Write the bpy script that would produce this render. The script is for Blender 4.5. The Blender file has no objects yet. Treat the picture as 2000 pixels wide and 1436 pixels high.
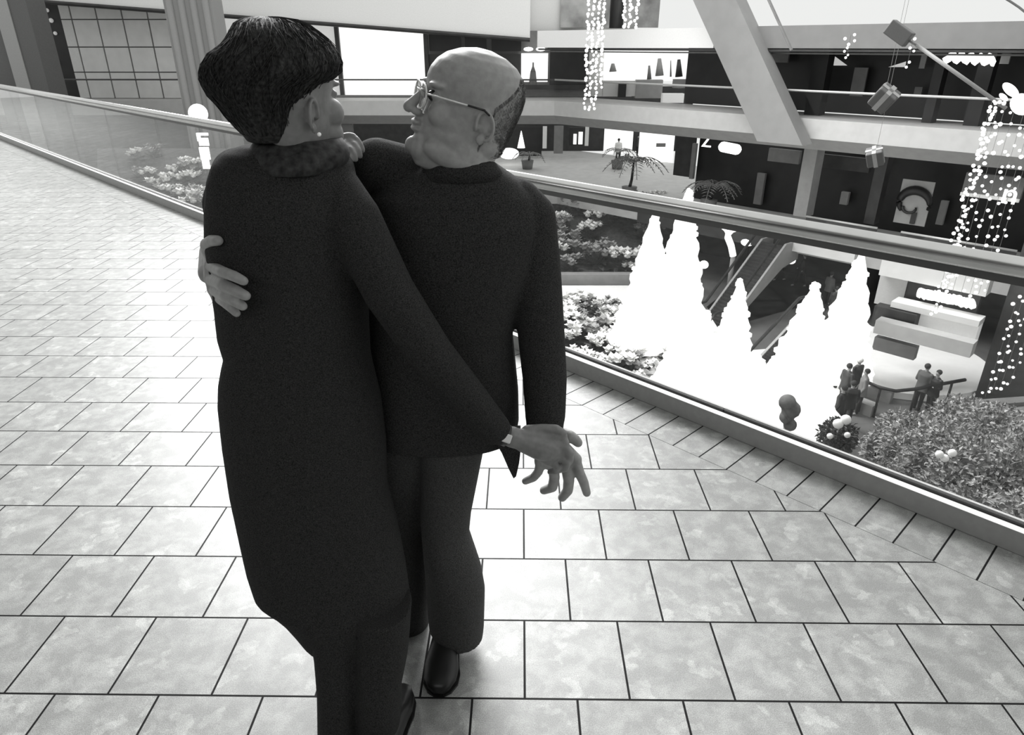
import bpy, bmesh, math, random
import numpy as np
from mathutils import Vector, Matrix, Quaternion
random.seed(7)
SC = bpy.context.scene
COL = SC.collection
R2 = math.sqrt(2)
# ------------------------------------------------------------ camera
F, H, TH, PS = 1344.0, 1.73, math.radians(25.1), math.radians(.69)
cam_d = bpy.data.cameras.new('camera')
cam_d.sensor_width = 36; cam_d.lens = F / 2000 * 36
cam_d.clip_start = .05; cam_d.clip_end = 300
cam = bpy.data.objects.new('camera', cam_d); COL.objects.link(cam)
cam.location = (0, 0, H)
cam.rotation_euler = (math.radians(90) - TH, 0, PS)
SC.camera = cam
# ------------------------------------------------------------ world + exposure
w = bpy.data.worlds.new('world'); SC.world = w; w.use_nodes = True
bg = w.node_tree.nodes['Background']
bg.inputs[0].default_value = (.99, 1, .985, 1); bg.inputs[1].default_value = .86
SC.view_settings.view_transform = 'Standard'; SC.view_settings.look = 'None'
SC.view_settings.gamma = 1; SC.view_settings.use_curve_mapping = False
SC.view_settings.exposure = 0
SC.cycles.max_bounces = 6; SC.cycles.transparent_max_bounces = 16
# ------------------------------------------------------------ large lights
def area(name, loc, target, sx, sy, energy):
    l = bpy.data.lights.new(name, 'AREA'); l.shape = 'RECTANGLE'; l.size = sx; l.size_y = sy; l.energy = energy
    o = bpy.data.objects.new(name, l); COL.objects.link(o); o.location = loc
    o.rotation_euler = (Vector(target) - Vector(loc)).to_track_quat('-Z', 'Y').to_euler()
    return o
area('atrium_skylight_light', (-5, 27, 15), (-1, 3, 0), 18, 14, 16500)
area('atrium_downlight', (8, 22, 22), (7, 24, -9), 16, 16, 2500)
area('rear_fill_light', (-1.5, -1.6, 3.1), (-.5, 1.8, .8), 3, 1.2, 32)  # unseen fill added behind the camera to lift skin and dark cloth

# ------------------------------------------------------------ pixel rays (only used to read positions off real planes)
FW = Vector((-math.sin(PS)*math.cos(TH), math.cos(PS)*math.cos(TH), -math.sin(TH)))
RT = Vector((math.cos(PS), math.sin(PS), 0)); UP = RT.cross(FW); CAM = Vector((0, 0, H))
def ray(x, y): return FW + RT*((x-1000)/F) - UP*((y-718)/F)
def atz(x, y, z):
    d = ray(x, y); return CAM + d*((z-H)/d.z)
def P(x, y, Y):
    d = ray(x, y); return CAM + d*(Y/d.y)
def atE(x, y, e2):
    d = ray(x, y); return CAM + d*(e2*R2/(d.x+d.y))
def e1(p): return (p.x-p.y)/R2
def E(a, b, z=0): return Vector(((a+b)/R2, (b-a)/R2, z))     # along the rail, across the atrium, up

# ------------------------------------------------------------ materials
MATS = {}
def mat(name, v=.5, rough=.6, metal=0, noise=0, nscale=20, emit=0, spec=.5, bump=0, tint=(1, 1, .985), detail=4):
    if name in MATS: return MATS[name]
    m = bpy.data.materials.new(name); m.use_nodes = True; nt = m.node_tree
    b = nt.nodes['Principled BSDF']
    c = (v*tint[0], v*tint[1], v*tint[2], 1)
    b.inputs['Base Color'].default_value = c
    b.inputs['Roughness'].default_value = rough; b.inputs['Metallic'].default_value = metal
    b.inputs['Specular IOR Level'].default_value = spec
    if emit:
        b.inputs['Emission Color'].default_value = (1, 1, .985, 1); b.inputs['Emission Strength'].default_value = emit
    tc = nt.nodes.new('ShaderNodeTexCoord'); n = nt.nodes.new('ShaderNodeTexNoise')
    n.inputs['Scale'].default_value = nscale; n.inputs['Detail'].default_value = detail
    nt.links.new(tc.outputs['Object'], n.inputs['Vector'])
    r = nt.nodes.new('ShaderNodeMapRange'); nt.links.new(n.outputs['Fac'], r.inputs[0])
    r.inputs[1].default_value = .3; r.inputs[2].default_value = .7
    k = noise if noise else .04
    r.inputs[3].default_value = 1-k; r.inputs[4].default_value = 1+k
    mx = nt.nodes.new('ShaderNodeVectorMath'); mx.operation = 'SCALE'; mx.inputs[0].default_value = c[:3]
    nt.links.new(r.outputs[0], mx.inputs['Scale']); nt.links.new(mx.outputs[0], b.inputs['Base Color'])
    if bump:
        bp = nt.nodes.new('ShaderNodeBump'); bp.inputs['Strength'].default_value = bump; bp.inputs['Distance'].default_value = .004
        nt.links.new(n.outputs['Fac'], bp.inputs['Height']); nt.links.new(bp.outputs[0], b.inputs['Normal'])
    MATS[name] = m; return m

def tile_mat(name, rot, off, bw, rh, offset, mortar=.0038):
    m = bpy.data.materials.new(name); m.use_nodes = True; nt = m.node_tree; L = nt.links
    b = nt.nodes['Principled BSDF']; N = nt.nodes.new
    tc = N('ShaderNodeTexCoord'); mp = N('ShaderNodeMapping')
    mp.inputs['Rotation'].default_value = (0, 0, rot); mp.inputs['Location'].default_value = (off[0], off[1], 0)
    L.new(tc.outputs['Object'], mp.inputs[0])
    br = N('ShaderNodeTexBrick'); L.new(mp.outputs[0], br.inputs['Vector'])
    br.offset = offset; br.squash = 1
    for k, v in (('Scale', 1), ('Mortar Size', mortar), ('Mortar Smooth', .25), ('Bias', 0), ('Brick Width', bw), ('Row Height', rh)):
        br.inputs[k].default_value = v
    br.inputs['Color1'].default_value = (.255, .26, .252, 1); br.inputs['Color2'].default_value = (.305, .31, .302, 1)
    br.inputs['Mortar'].default_value = (.28,.28,.28, 1)
    # pale pebbly patches of the stone
    n1 = N('ShaderNodeTexNoise'); n1.inputs['Scale'].default_value = 13; n1.inputs['Detail'].default_value = 8; n1.inputs['Roughness'].default_value = .62; n1.inputs['Distortion'].default_value = .2
    L.new(tc.outputs['Object'], n1.inputs['Vector'])
    r1 = N('ShaderNodeMapRange'); L.new(n1.outputs['Fac'], r1.inputs[0])
    for i, v in zip((1, 2, 3, 4), (.42, .64, .82, 1.22)): r1.inputs[i].default_value = v
    vo = N('ShaderNodeTexVoronoi'); vo.inputs['Scale'].default_value = 9; nd = N('ShaderNodeTexNoise'); nd.inputs['Scale'].default_value = 14; nd.inputs['Detail'].default_value = 5; L.new(tc.outputs['Object'], nd.inputs['Vector'])
    va_ = N('ShaderNodeVectorMath'); va_.operation = 'MULTIPLY_ADD'; L.new(nd.outputs['Color'], va_.inputs[0]); va_.inputs[1].default_value = (.22, .22, 0); L.new(tc.outputs['Object'], va_.inputs[2])
    L.new(va_.outputs[0], vo.inputs['Vector'])
    r2 = N('ShaderNodeMapRange'); L.new(vo.outputs['Distance'], r2.inputs[0])
    for i, v in zip((1, 2, 3, 4), (.25, .31, 1.30, 1.0)): r2.inputs[i].default_value = v
    n2 = N('ShaderNodeTexNoise'); n2.inputs['Scale'].default_value = 330; n2.inputs['Detail'].default_value = 4; n2.inputs['Roughness'].default_value = .8
    L.new(tc.outputs['Object'], n2.inputs['Vector'])
    r3 = N('ShaderNodeMapRange'); L.new(n2.outputs['Fac'], r3.inputs[0])
    for i, v in zip((1, 2, 3, 4), (.32, .68, .45, 1.55)): r3.inputs[i].default_value = v
    def mul(a, bb):
        q = N('ShaderNodeMath'); q.operation = 'MULTIPLY'; L.new(a, q.inputs[0]); L.new(bb, q.inputs[1]); return q.outputs[0]
    k = mul(mul(r1.outputs[0], r2.outputs[0]), r3.outputs[0])
    sc = N('ShaderNodeVectorMath'); sc.operation = 'SCALE'; L.new(br.outputs['Color'], sc.inputs[0]); L.new(k, sc.inputs['Scale'])
    mx = N('ShaderNodeMix'); mx.data_type = 'RGBA'; L.new(br.outputs['Fac'], mx.inputs['Factor'])
    L.new(sc.outputs[0], mx.inputs['A']); mx.inputs['B'].default_value = (.012, .012, .012, 1)
    L.new(mx.outputs['Result'], b.inputs['Base Color'])
    b.inputs['Roughness'].default_value = .40
    sp = N('ShaderNodeMapRange'); L.new(br.outputs['Fac'], sp.inputs[0]); sp.inputs[3].default_value = .78; sp.inputs[4].default_value = .05; L.new(sp.outputs[0], b.inputs['Specular IOR Level'])
    bp = N('ShaderNodeBump'); bp.invert = True; bp.inputs['Strength'].default_value = .4; bp.inputs['Distance'].default_value = .002
    L.new(br.outputs['Fac'], bp.inputs['Height']); L.new(bp.outputs[0], b.inputs['Normal'])
    return m

def glass_mat(name, tint=.93, ior=1.5, refl=1.0):
    m = bpy.data.materials.new(name); m.use_nodes = True; nt = m.node_tree; nt.nodes.clear(); N = nt.nodes.new; L = nt.links
    o = N('ShaderNodeOutputMaterial'); t = N('ShaderNodeBsdfTransparent'); t.inputs[0].default_value = (tint, tint, tint, 1)
    g = N('ShaderNodeBsdfGlossy'); g.inputs['Roughness'].default_value = .03; g.inputs[0].default_value = (refl, refl, refl, 1)
    f0 = ((ior-1)/(ior+1))**2; lw = N('ShaderNodeLayerWeight'); lw.inputs[0].default_value = .5; s = N('ShaderNodeMixShader')
    pw = N('ShaderNodeMath'); pw.operation = 'POWER'; pw.inputs[1].default_value = 5; L.new(lw.outputs['Facing'], pw.inputs[0])
    f = N('ShaderNodeMath'); f.operation = 'MULTIPLY_ADD'; f.inputs[1].default_value = 1-f0; f.inputs[2].default_value = f0; L.new(pw.outputs[0], f.inputs[0])
    L.new(f.outputs[0], s.inputs[0]); L.new(t.outputs[0], s.inputs[1]); L.new(g.outputs[0], s.inputs[2]); L.new(s.outputs[0], o.inputs[0])
    return m

# ------------------------------------------------------------ objects
def tag(o, label=None, cat=None, group=None, kind=None):
    if label: o['label'] = label
    if cat: o['category'] = cat
    if group: o['group'] = group
    if kind: o['kind'] = kind
    return o
def empty(name, loc, label, cat, group=None):
    o = bpy.data.objects.new(name, None); COL.objects.link(o); o.location = loc; o.empty_display_size = .1
    return tag(o, label, cat, group)
def link_mesh(name, me, m, parent=None, smooth=True):
    o = bpy.data.objects.new(name, me); COL.objects.link(o)
    if m and not me.materials: me.materials.append(m)
    if smooth and len(me.polygons): me.polygons.foreach_set('use_smooth', [True]*len(me.polygons))
    if parent:
        o.parent = parent                    # parts sit in their thing's frame
        top = parent
        while top.parent: top = top.parent
        me.transform(Matrix.Translation(-top.location))
    return o
def obj(name, bm, m, parent=None, smooth=False):
    me = bpy.data.meshes.new(name)
    bmesh.ops.recalc_face_normals(bm, faces=bm.faces[:])
    bm.to_mesh(me); bm.free()
    return link_mesh(name, me, m, parent, smooth)
def struct(name, bm, m, smooth=False): return tag(obj(name, bm, m, None, smooth), kind='structure')
def add_box(bm, c, s, rz=0, M=None):
    T = Matrix.Translation(c) @ Matrix.Rotation(rz, 4, 'Z') @ (M or Matrix.Identity(4)) @ Matrix.Diagonal((s[0], s[1], s[2], 1))
    return bmesh.ops.create_cube(bm, size=1, matrix=T)['verts']
def Ebox(bm, a0, a1, b0, b1, z0, z1):   # a box aligned with the rail direction
    return add_box(bm, E((a0+a1)/2, (b0+b1)/2, (z0+z1)/2), (abs(a1-a0), abs(b1-b0), abs(z1-z0)), -math.pi/4)
def Wbox(bm, x0, x1, y0, y1, z0, z1):
    return add_box(bm, ((x0+x1)/2, (y0+y1)/2, (z0+z1)/2), (abs(x1-x0), abs(y1-y0), abs(z1-z0)))
def bevel(bm, w, seg=2):
    bmesh.ops.bevel(bm, geom=bm.edges[:], offset=w, segments=seg, affect='EDGES', profile=.5)
    return bm
def B(): return bmesh.new()
def cyl(bm, p0, p1, r0, r1=None, seg=16, caps=True):
    p0, p1 = Vector(p0), Vector(p1); r1 = r0 if r1 is None else r1
    q = (p1-p0).to_track_quat('Z', 'Y').to_matrix().to_4x4()
    bmesh.ops.create_cone(bm, cap_ends=caps, segments=seg, radius1=r0, radius2=r1, depth=(p1-p0).length,
                          matrix=Matrix.Translation((p0+p1)/2) @ q)
def sph(bm, c, r, sub=2, M=None):
    s = Matrix.Diagonal((*(r if isinstance(r, (tuple, list)) else (r, r, r)), 1))
    bmesh.ops.create_icosphere(bm, subdivisions=sub, radius=1, matrix=Matrix.Translation(c) @ (M or Matrix.Identity(4)) @ s)
def chain(bm, pts, seg=14, sub=2):
    """pts: list of (Vector, radius): a tapering limb"""
    for p, r in pts: sph(bm, p, r, sub)
    for (p, r), (q, s) in zip(pts, pts[1:]):
        if (Vector(p)-Vector(q)).length > 1e-4: cyl(bm, p, q, r, s, seg)
def loft(bm, rings, cap=True):
    n = len(rings[0]); V = [[bm.verts.new(p) for p in r] for r in rings]
    for a, b in zip(V, V[1:]):
        for i in range(n): bm.faces.new((a[i], a[(i+1) % n], b[(i+1) % n], b[i]))
    if cap:
        bm.faces.new(V[0][::-1]); bm.faces.new(V[-1])
    return V
def ring(c, a, b, n=32, ex=2.0, k=0):
    out = []
    for i in range(n):
        t = 2*math.pi*i/n; ct, st = math.cos(t), math.sin(t)
        x = a*math.copysign(abs(ct)**(2/ex), ct); y = b*math.copysign(abs(st)**(2/ex), st)
        if k: y *= 1-k*max(0, ct)**1.5
        out.append((c[0]+x, c[1]+y, c[2]))
    return out
def pxloft(bm, rows, ex=2.2, n=36):
    """rows: (py, left px, right px, Y, half depth): a garment read off the vertical plane it hangs in"""
    R = []
    for py, l, r, Y, hd in rows:
        a, b = P(l, py, Y), P(r, py, Y)
        R.append(ring(((a.x+b.x)/2, Y, (a.z+b.z)/2), (b.x-a.x)/2*.985, hd, n, ex))
    return loft(bm, R)
def tubecurve(bm, pts, r, seg=8, closed=False):
    pts = [Vector(p) for p in pts]; n = len(pts); rings = []
    for i, p in enumerate(pts):
        a = pts[(i-1) % n] if closed or i else p; b = pts[(i+1) % n] if closed or i < n-1 else p
        d = (b-a).normalized(); q = d.to_track_quat('Z', 'Y')
        rr = r[i] if isinstance(r, (list, tuple)) else r
        rings.append([p + q @ Vector((rr*math.cos(2*math.pi*j/seg), rr*math.sin(2*math.pi*j/seg), 0)) for j in range(seg)])
    V = [[bm.verts.new(p) for p in rg] for rg in rings]
    m = n if closed else n-1
    for i in range(m):
        a, b = V[i], V[(i+1) % n]
        for j in range(seg):
            try: bm.faces.new((a[j], a[(j+1) % seg], b[(j+1) % seg], b[j]))
            except ValueError: pass
    if not closed: bm.faces.new(V[0][::-1]); bm.faces.new(V[-1])
def fused(name, bm, voxel, m, parent=None, smooth=2, fac=.5):
    """melts overlapping closed shapes into one continuous surface"""
    me = bpy.data.meshes.new('tmp'); bmesh.ops.recalc_face_normals(bm, faces=bm.faces[:]); bm.to_mesh(me); bm.free()
    o = bpy.data.objects.new('tmp', me); COL.objects.link(o)
    r = o.modifiers.new('r', 'REMESH'); r.mode = 'VOXEL'; r.voxel_size = voxel; r.use_smooth_shade = True
    if smooth:
        s = o.modifiers.new('s', 'SMOOTH'); s.iterations = smooth; s.factor = fac
    dg = bpy.context.evaluated_depsgraph_get(); dg.update()
    nm = bpy.data.meshes.new_from_object(o.evaluated_get(dg)); nm.name = name
    bpy.data.objects.remove(o); bpy.data.meshes.remove(me)
    nm.materials.clear()
    return link_mesh(name, nm, m, parent, True)
def text(name, s, size, loc, rot, m, parent=None, ext=.01):
    c = bpy.data.curves.new(name, 'FONT'); c.body = s; c.size = size; c.extrude = ext; c.align_x = 'CENTER'; c.align_y = 'CENTER'
    o = bpy.data.objects.new('tmp', c); COL.objects.link(o); dg = bpy.context.evaluated_depsgraph_get(); dg.update()
    me = bpy.data.meshes.new_from_object(o.evaluated_get(dg)); bpy.data.objects.remove(o)
    me.transform(Matrix.Translation(loc) @ rot.to_matrix().to_4x4())
    me.materials.clear(); return link_mesh(name, me, m, parent, False)

from mathutils import Euler
# ================================================================= OUR WALKWAY
M_floor = tile_mat('pale_stone_tiles', 0, (-.0204-.1535, -.2009+.0), .307, .3024, .5)
M_border = tile_mat('pale_stone_border', math.pi/4, (1.903+.0, 0.5), .1417, 20, 0)
def poly(name, pts, z, th, m):
    bm = B(); a = [bm.verts.new((p[0], p[1], z)) for p in pts]; b = [bm.verts.new((p[0], p[1], z-th)) for p in pts]
    n = len(pts); bm.faces.new(a); bm.faces.new(b[::-1])
    for i in range(n): bm.faces.new((a[i], b[i], b[(i+1) % n], a[(i+1) % n]))
    return struct(name, bm, m)
EI, EC = 2.5155, 2.779
A0, A1 = -32.0, 6.0
poly('floor', [E(A0, -3.6), E(A1, -3.6), E(A1, EI-.0012), E(A0, EI-.0012)], 0, .3, M_floor)
poly('floor_border', [E(A0, EI+.0012), E(A1, EI+.0012), E(A1, EC+.14), E(A0, EC+.14)], 0, .3, M_border)
tagd = mat('grey_plaster', .55, .7)
bm = B(); Ebox(bm, A0, A1, EI-.0012, EI+.0012, -.3, -.0015); struct('trim_1', bm, mat('dark_grout', .04))
bm = B(); Ebox(bm, A0, A1, EC+.14, EC+.3, -1.2, -.02); struct('trim_2', bm, tagd)
# wall and ceiling on the camera's side
bm = B(); Ebox(bm, A0, A1, -3.9, -3.6, 0, 3.2); struct('wall_left', bm, mat('grey_shop_wall', .10, .6))
bm = B(); Ebox(bm, A1, A1+.3, -3.9, EC+.3, 0, 3.2); struct('wall_right', bm, mat('grey_end_wall', .3, .7))
bm = B(); Ebox(bm, -6, A1, -3.9, 1.0, 3.2, 3.5); struct('ceiling', bm, mat('white_ceiling', .6, .8))

# balustrade
M_steel = mat('brushed_steel', .62, .22, 1, noise=.05, nscale=8)
M_steeld = mat('curb_metal', .34, .45, 0, noise=.06, nscale=30)
M_glass = glass_mat('balustrade_glass', .9, 1.5, 1.0)
bal = empty('glass_balustrade', E(-8, EC+.04, 0), 'long glass balustrade with round steel handrail along the walkway edge', 'railing')
bm = B(); cyl(bm, E(A0, EC+.045, 1.043), E(A1, EC+.045, 1.043), .037, seg=32)
obj('handrail', bm, M_steel, bal, True)
bm = B(); Ebox(bm, A0, A1, EC+.030, EC+.060, .985, 1.016)
obj('rail_channel', bm, mat('channel_metal', .12, .4, .6), bal)
bm = B(); Ebox(bm, A0, A1, EC, EC+.038, 0, .094); bevel(bm, .004)
obj('curb', bm, M_steeld, bal)
bm = B(); Ebox(bm, A0, A1, EC+.0381, EC+.040, .0, .097); Ebox(bm, A0, A1, EC+.054, EC+.075, 0, .10)
obj('glazing_gasket', bm, mat('black_rubber', .012, .8), bal)
k = A0
while k < A1-.1:
    bm = B(); Ebox(bm, k+.004, k+1.796, EC+.041, EC+.053, .02, 1.0)
    obj('glass_panel', bm, M_glass, bal); k += 1.8
bm = B(); Ebox(bm, A0, A1, EC-.0005, EC+.037, .0942, .0952); obj('curb_cap', bm, mat('bright_cap', .85, .5, 0), bal)

# ================================================================= FAR SIDE OF THE ATRIUM
LIP, WALLB = 29.5, 33.2                    # distances across the atrium
YL, YW = 39.9, 43.5                        # the far end, square to the tiles
XC = LIP*R2-YL
Zf, Zb, Zs = -1.0, -2.27, 1.62             # floor, slab underside, soffit
M_white = mat('white_painted_slab', .72, .6, noise=.04, nscale=2)
M_fascia = mat('pale_fascia', .48, .65, noise=.05, nscale=3)
M_fasc2 = mat('grey_lower_fascia', .33, .7, noise=.06, nscale=3)
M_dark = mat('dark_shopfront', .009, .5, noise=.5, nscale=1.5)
M_dark2 = mat('charcoal_panel', .028, .5, noise=.3, nscale=2)
M_mid = mat('mid_grey_panel', .17, .6, noise=.1, nscale=3)
M_col = mat('grey_column', .3, .6, noise=.08, nscale=3)
M_lit = mat('lit_shop_window', .7, .6, emit=.9)
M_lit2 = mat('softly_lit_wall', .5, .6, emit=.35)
M_lamp = mat('glowing_white', .8, .5, emit=1.6)
def band(name, z0, z1, inset0, inset1, m, L0=-36, R1=8):
    """slab edge following both sides of the corner; inset at bottom / top"""
    bm = B()
    def line(ins, z):
        y = YL+ins; e = LIP+ins; xc = e*R2-y
        return [Vector((L0, y, z)), Vector((xc, y, z)), E(R1, e, z)]
    a, b = line(inset0, z0), line(inset1, z1); c, d = line(3.2, z0), line(3.2, z1)
    V = [[bm.verts.new(p) for p in l] for l in (a, b, d, c)]
    for l0, l1 in zip(V, V[1:]+V[:1]):
        for i in range(2): bm.faces.new((l0[i], l0[i+1], l1[i+1], l1[i]))
    for i in (0, 2): bm.faces.new([l[i] for l in V])
    return struct(name, bm, m)
band('floor_opposite', Zf-.75, Zf, 0, 0, M_fascia)
band('trim_3', Zb, Zf-.752, .8, .0, M_fasc2)
# upper slab on the right-hand run
ec = e1(atE(1395, 75, LIP-.3))
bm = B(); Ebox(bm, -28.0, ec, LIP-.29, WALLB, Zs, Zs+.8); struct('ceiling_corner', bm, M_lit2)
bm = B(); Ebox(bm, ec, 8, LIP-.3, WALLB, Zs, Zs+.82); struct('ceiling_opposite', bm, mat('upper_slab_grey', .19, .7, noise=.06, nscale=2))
bm = B(); Ebox(bm, -27.9, 8, LIP-.32, LIP-.1, Zs-.12, Zs-.04); Ebox(bm, -27.9, 8, LIP+.4, LIP+.5, Zs-.10, Zs-.01); struct('trim_4', bm, M_dark2)
bm = B(); Ebox(bm, -27.9, 8, LIP+.1, LIP+.3, Zs-.22, Zs-.16); struct('trim_5', bm, M_mid)
# left-hand sloping bulkhead
pa, pb = P(-40, -8, YL+.3), P(1035, 76, YL+.3)
bm = B()
for y0, dz0, dz1 in ((YL+.25, 0, 2.8),):
    q = [Vector((pa.x, y0, pa.z)), Vector((pb.x, y0, pb.z)), Vector((pb.x, y0, pb.z+dz1)), Vector((pa.x, y0, pa.z+dz1))]
    a = [bm.verts.new(v) for v in q]; b = [bm.verts.new(v+Vector((0, 3, 0))) for v in q]
    bm.faces.new(a); bm.faces.new(b[::-1])
    for i in range(4): bm.faces.new((a[i], b[i], b[(i+1) % 4], a[(i+1) % 4]))
struct('wall_bulkhead', bm, mat('white_bulkhead', .85, .7))
bm = B(); cyl(bm, (pa.x, YL+.1, pa.z-.05), (pb.x, YL+.1, pb.z-.05), .10, seg=8); struct('trim_6', bm, M_dark2)
# back walls of the opposite side
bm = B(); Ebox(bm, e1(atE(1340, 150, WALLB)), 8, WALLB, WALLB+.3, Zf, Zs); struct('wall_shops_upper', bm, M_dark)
bm = B(); Wbox(bm, -36, 6.5, YW, YW+.3, Zf, 5.5); struct('wall_end_upper', bm, mat('end_wall', .75, .7))

def dz_len(a, b): return (Vector(a)-Vector(b)).length
def panelE(name, x0, x1, y0, y1, e2, th, m, label=None, cat=None, group=None, parent=None, kind=None):
    xm, ym = (x0+x1)/2, (y0+y1)/2
    a, b = e1(atE(x0, ym, e2)), e1(atE(x1, ym, e2)); z1, z0 = atE(xm, y0, e2).z, atE(xm, y1, e2).z
    bm = B(); Ebox(bm, a, b, e2, e2+th, z0, z1)
    o = obj(name, bm, m, parent); return tag(o, label, cat, group, kind)
def panelY(name, x0, x1, y0, y1, Y, th, m, label=None, cat=None, group=None, parent=None, kind=None):
    xm, ym = (x0+x1)/2, (y0+y1)/2
    a, b = P(x0, ym, Y).x, P(x1, ym, Y).x; z1, z0 = P(xm, y0, Y).z, P(xm, y1, Y).z
    bm = B(); Wbox(bm, a, b, Y, Y+th, z0, z1)
    o = obj(name, bm, m, parent); return tag(o, label, cat, group, kind)

# opposite rail (upper level)
ro = empty('far_balustrade', (XC, YL, Zf), 'thin railed glass balustrade across the atrium on the same upper level', 'railing')
bm = B(); zr = .05
cyl(bm, (-36, YL+.1, zr), (XC, YL+.1, zr), .04, seg=10); obj('handrail', bm, mat('shaded_far_rail', .06, .5), ro, True)  # same rail as the right-hand run, with shade put into its colour
bm = B(); cyl(bm, (XC, YL+.1, zr), E(8, LIP+.1, zr), .045, seg=10)
obj('handrail', bm, mat('pale_far_rail', .55, .4, .3), ro, True)
bm = B(); v = [bm.verts.new(p) for p in (Vector((-36, YL+.1, Zf)), Vector((XC, YL+.1, Zf)), Vector((XC, YL+.1, zr)), Vector((-36, YL+.1, zr)))]; bm.faces.new(v)
v = [bm.verts.new(p) for p in (Vector((XC, YL+.1, Zf)), E(8, LIP+.1, Zf), E(8, LIP+.1, zr), Vector((XC, YL+.1, zr)))]; bm.faces.new(v)
bmesh.ops.solidify(bm, geom=bm.faces[:], thickness=.012)
obj('glass_pane', bm, glass_mat('far_glass', .94, 1.3), ro)

# ---- left end: columns, panelled wall, windows
def column(px, py, Y, wd, dp, z0, z1, label, flutes=0, m=M_col):
    p = P(px, py, Y); r = empty('column', (p.x, Y, z0), label, 'column')
    bm = B(); Wbox(bm, p.x-wd/2, p.x+wd/2, Y-dp/2, Y+dp/2, z0, z1); obj('shaft', bm, m, r)
    for k in range(flutes):
        x = p.x-wd/2+(k+.5)*wd/flutes
        bm = B(); cyl(bm, (x, Y-dp/2, z0), (x, Y-dp/2, z1), wd/flutes*.30, seg=12)
        obj('fluting', bm, m, r, True)
    return r
column(68, 90, 36, 1.15, 1.4, -10.2, 6, 'dark grey column beside the far left shop window', 0, mat('dark_column', .10, .55, noise=.1))
column(33, 90, 35.6, .66, .7, -10.2, 6, 'narrow pale column between two dark ones at the left edge', 0, mat('pale_column', .3, .55))
column(0, 90, 35.8, .95, .7, -10.2, 6, 'dark column cut by the left edge of the frame', 0, mat('dark_column', .10, .55))
column(392, 90, 36, 2.2, 1.3, -10.2, 6, 'tall fluted grey column behind the woman', 4, mat('fluted_column', .27, .55))
# panelled wall
Yp = 41.5
pw = empty('panelled_wall', P(240, 190, Yp), 'pale grey gridded panel wall between two columns across the atrium', 'wall panel')
a, b = P(135, 100, Yp).x, P(352, 100, Yp).x; zt, zbm = P(240, 2, Yp).z, Zf+.02
bm = B(); Wbox(bm, a, b, Yp, Yp+.2, zbm, zt); obj('backing', bm, mat('panel_seam', .12, .7), pw)
M_pan = mat('pale_wall_panel', .62, .6, noise=.05, nscale=2)
ys = [P(240, y, Yp).z for y in (193, 141, 92, 38, 0)]
xs = [a, a+(b-a)*.10]+[a+(b-a)*(.10+.225*k) for k in (1, 2, 3, 4)]
for i in range(len(xs)-1):
    for j in range(len(ys)-1):
        bm = B(); Wbox(bm, xs[i]+.04, xs[i+1]-.04, Yp-.08, Yp, max(ys[j]+.03, Zf+.03), ys[j+1]-.03)
        obj('panel', bm, M_pan if i else mat('pale_edge_panel', .6, .6), pw)
# dark shop beside it
panelY('shop_window', 88, 150, 0, 190, 42.5, .2, M_dark, 'dark shop window between the far left column and the panelled wall', 'window')
for k, (x, y, r) in enumerate(((82, 105, .25), (108, 122, .22), (100, 40, .12), (92, 20, .1), (108, 65, .1))):
    p = P(x, y, 42.45); bm = B(); sph(bm, p, r, 2); tag(obj('shop_lamp', bm, mat('dim_lamp', .6, .5, emit=.25), None, True),
        'small glowing lamp in the dark shop window, ' + ('largest and leftmost', 'second largest', 'third from the top', 'topmost', 'fourth from the top')[k], 'lamp', 'lamps in the far left shop window')
# display wall / lit windows
panelY('shop_window', 412, 658, 28, 192, 42.6, .2, mat('pale_display', .55, .6, emit=.35), 'wide pale shop window behind the head of the woman', 'window')
lw = empty('lit_shop_window', P(745, 190, 42.6), 'bright white shop window between the heads of the couple', 'window')
panelY('pane', 668, 828, 52, 186, 42.6, .2, M_lit, parent=lw)
for x in (658, 829): panelY('frame_post', x, x+8, 45, 190, 42.4, .2, M_dark2, parent=lw)
panelY('frame_sill', 656, 838, 186, 191, 42.3, .2, M_mid, parent=lw)
dw = empty('dark_shopfront', P(930, 185, 42.6), 'dark shopfront with three transom windows above the head of the man', 'shopfront')
panelY('backing', 838, 1150, 60, 188, 42.9, .2, M_mid, parent=dw)
for x0, x1 in ((838, 900), (908, 950), (960, 1018)):
    panelY('transom', x0, x1, 66, 100, 42.6, .15, M_dark, parent=dw)
panelY('window_band', 838, 1016, 106, 172, 42.6, .15, M_dark2, parent=dw)
panelY('window_band', 1074, 1146, 92, 168, 42.6, .15, M_dark, parent=dw)
panelY('sill_band', 1010, 1150, 166, 175, 42.5, .15, M_dark2, parent=dw)
ds = empty('display_case', P(1043, 160, 42.2), 'bright lit display case with a bottle shape in it, beside the head of the man', 'display case')
panelY('lit_panel', 1018, 1070, 104, 160, 42.3, .15, M_lit, parent=ds)
bm = B(); p = P(1041, 152, 42.1); cyl(bm, p-Vector((0, 0, .35)), p+Vector((0, 0, .3)), .24, .16, 14); cyl(bm, p+Vector((0, 0, .3)), p+Vector((0, 0, .62)), .16, .04, 14); cyl(bm, p+Vector((0, 0, .6)), p+Vector((0, 0, .8)), .045, .045, 10)
obj('bottle_shape', bm, M_mid, ds, True)
for i, x in enumerate((1032, 1056)):
    bm = B(); sph(bm, P(x, 96, 42.3), (.28, .1, .11), 2); obj('spot_lamp', bm, M_lamp, ds, True)
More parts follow.
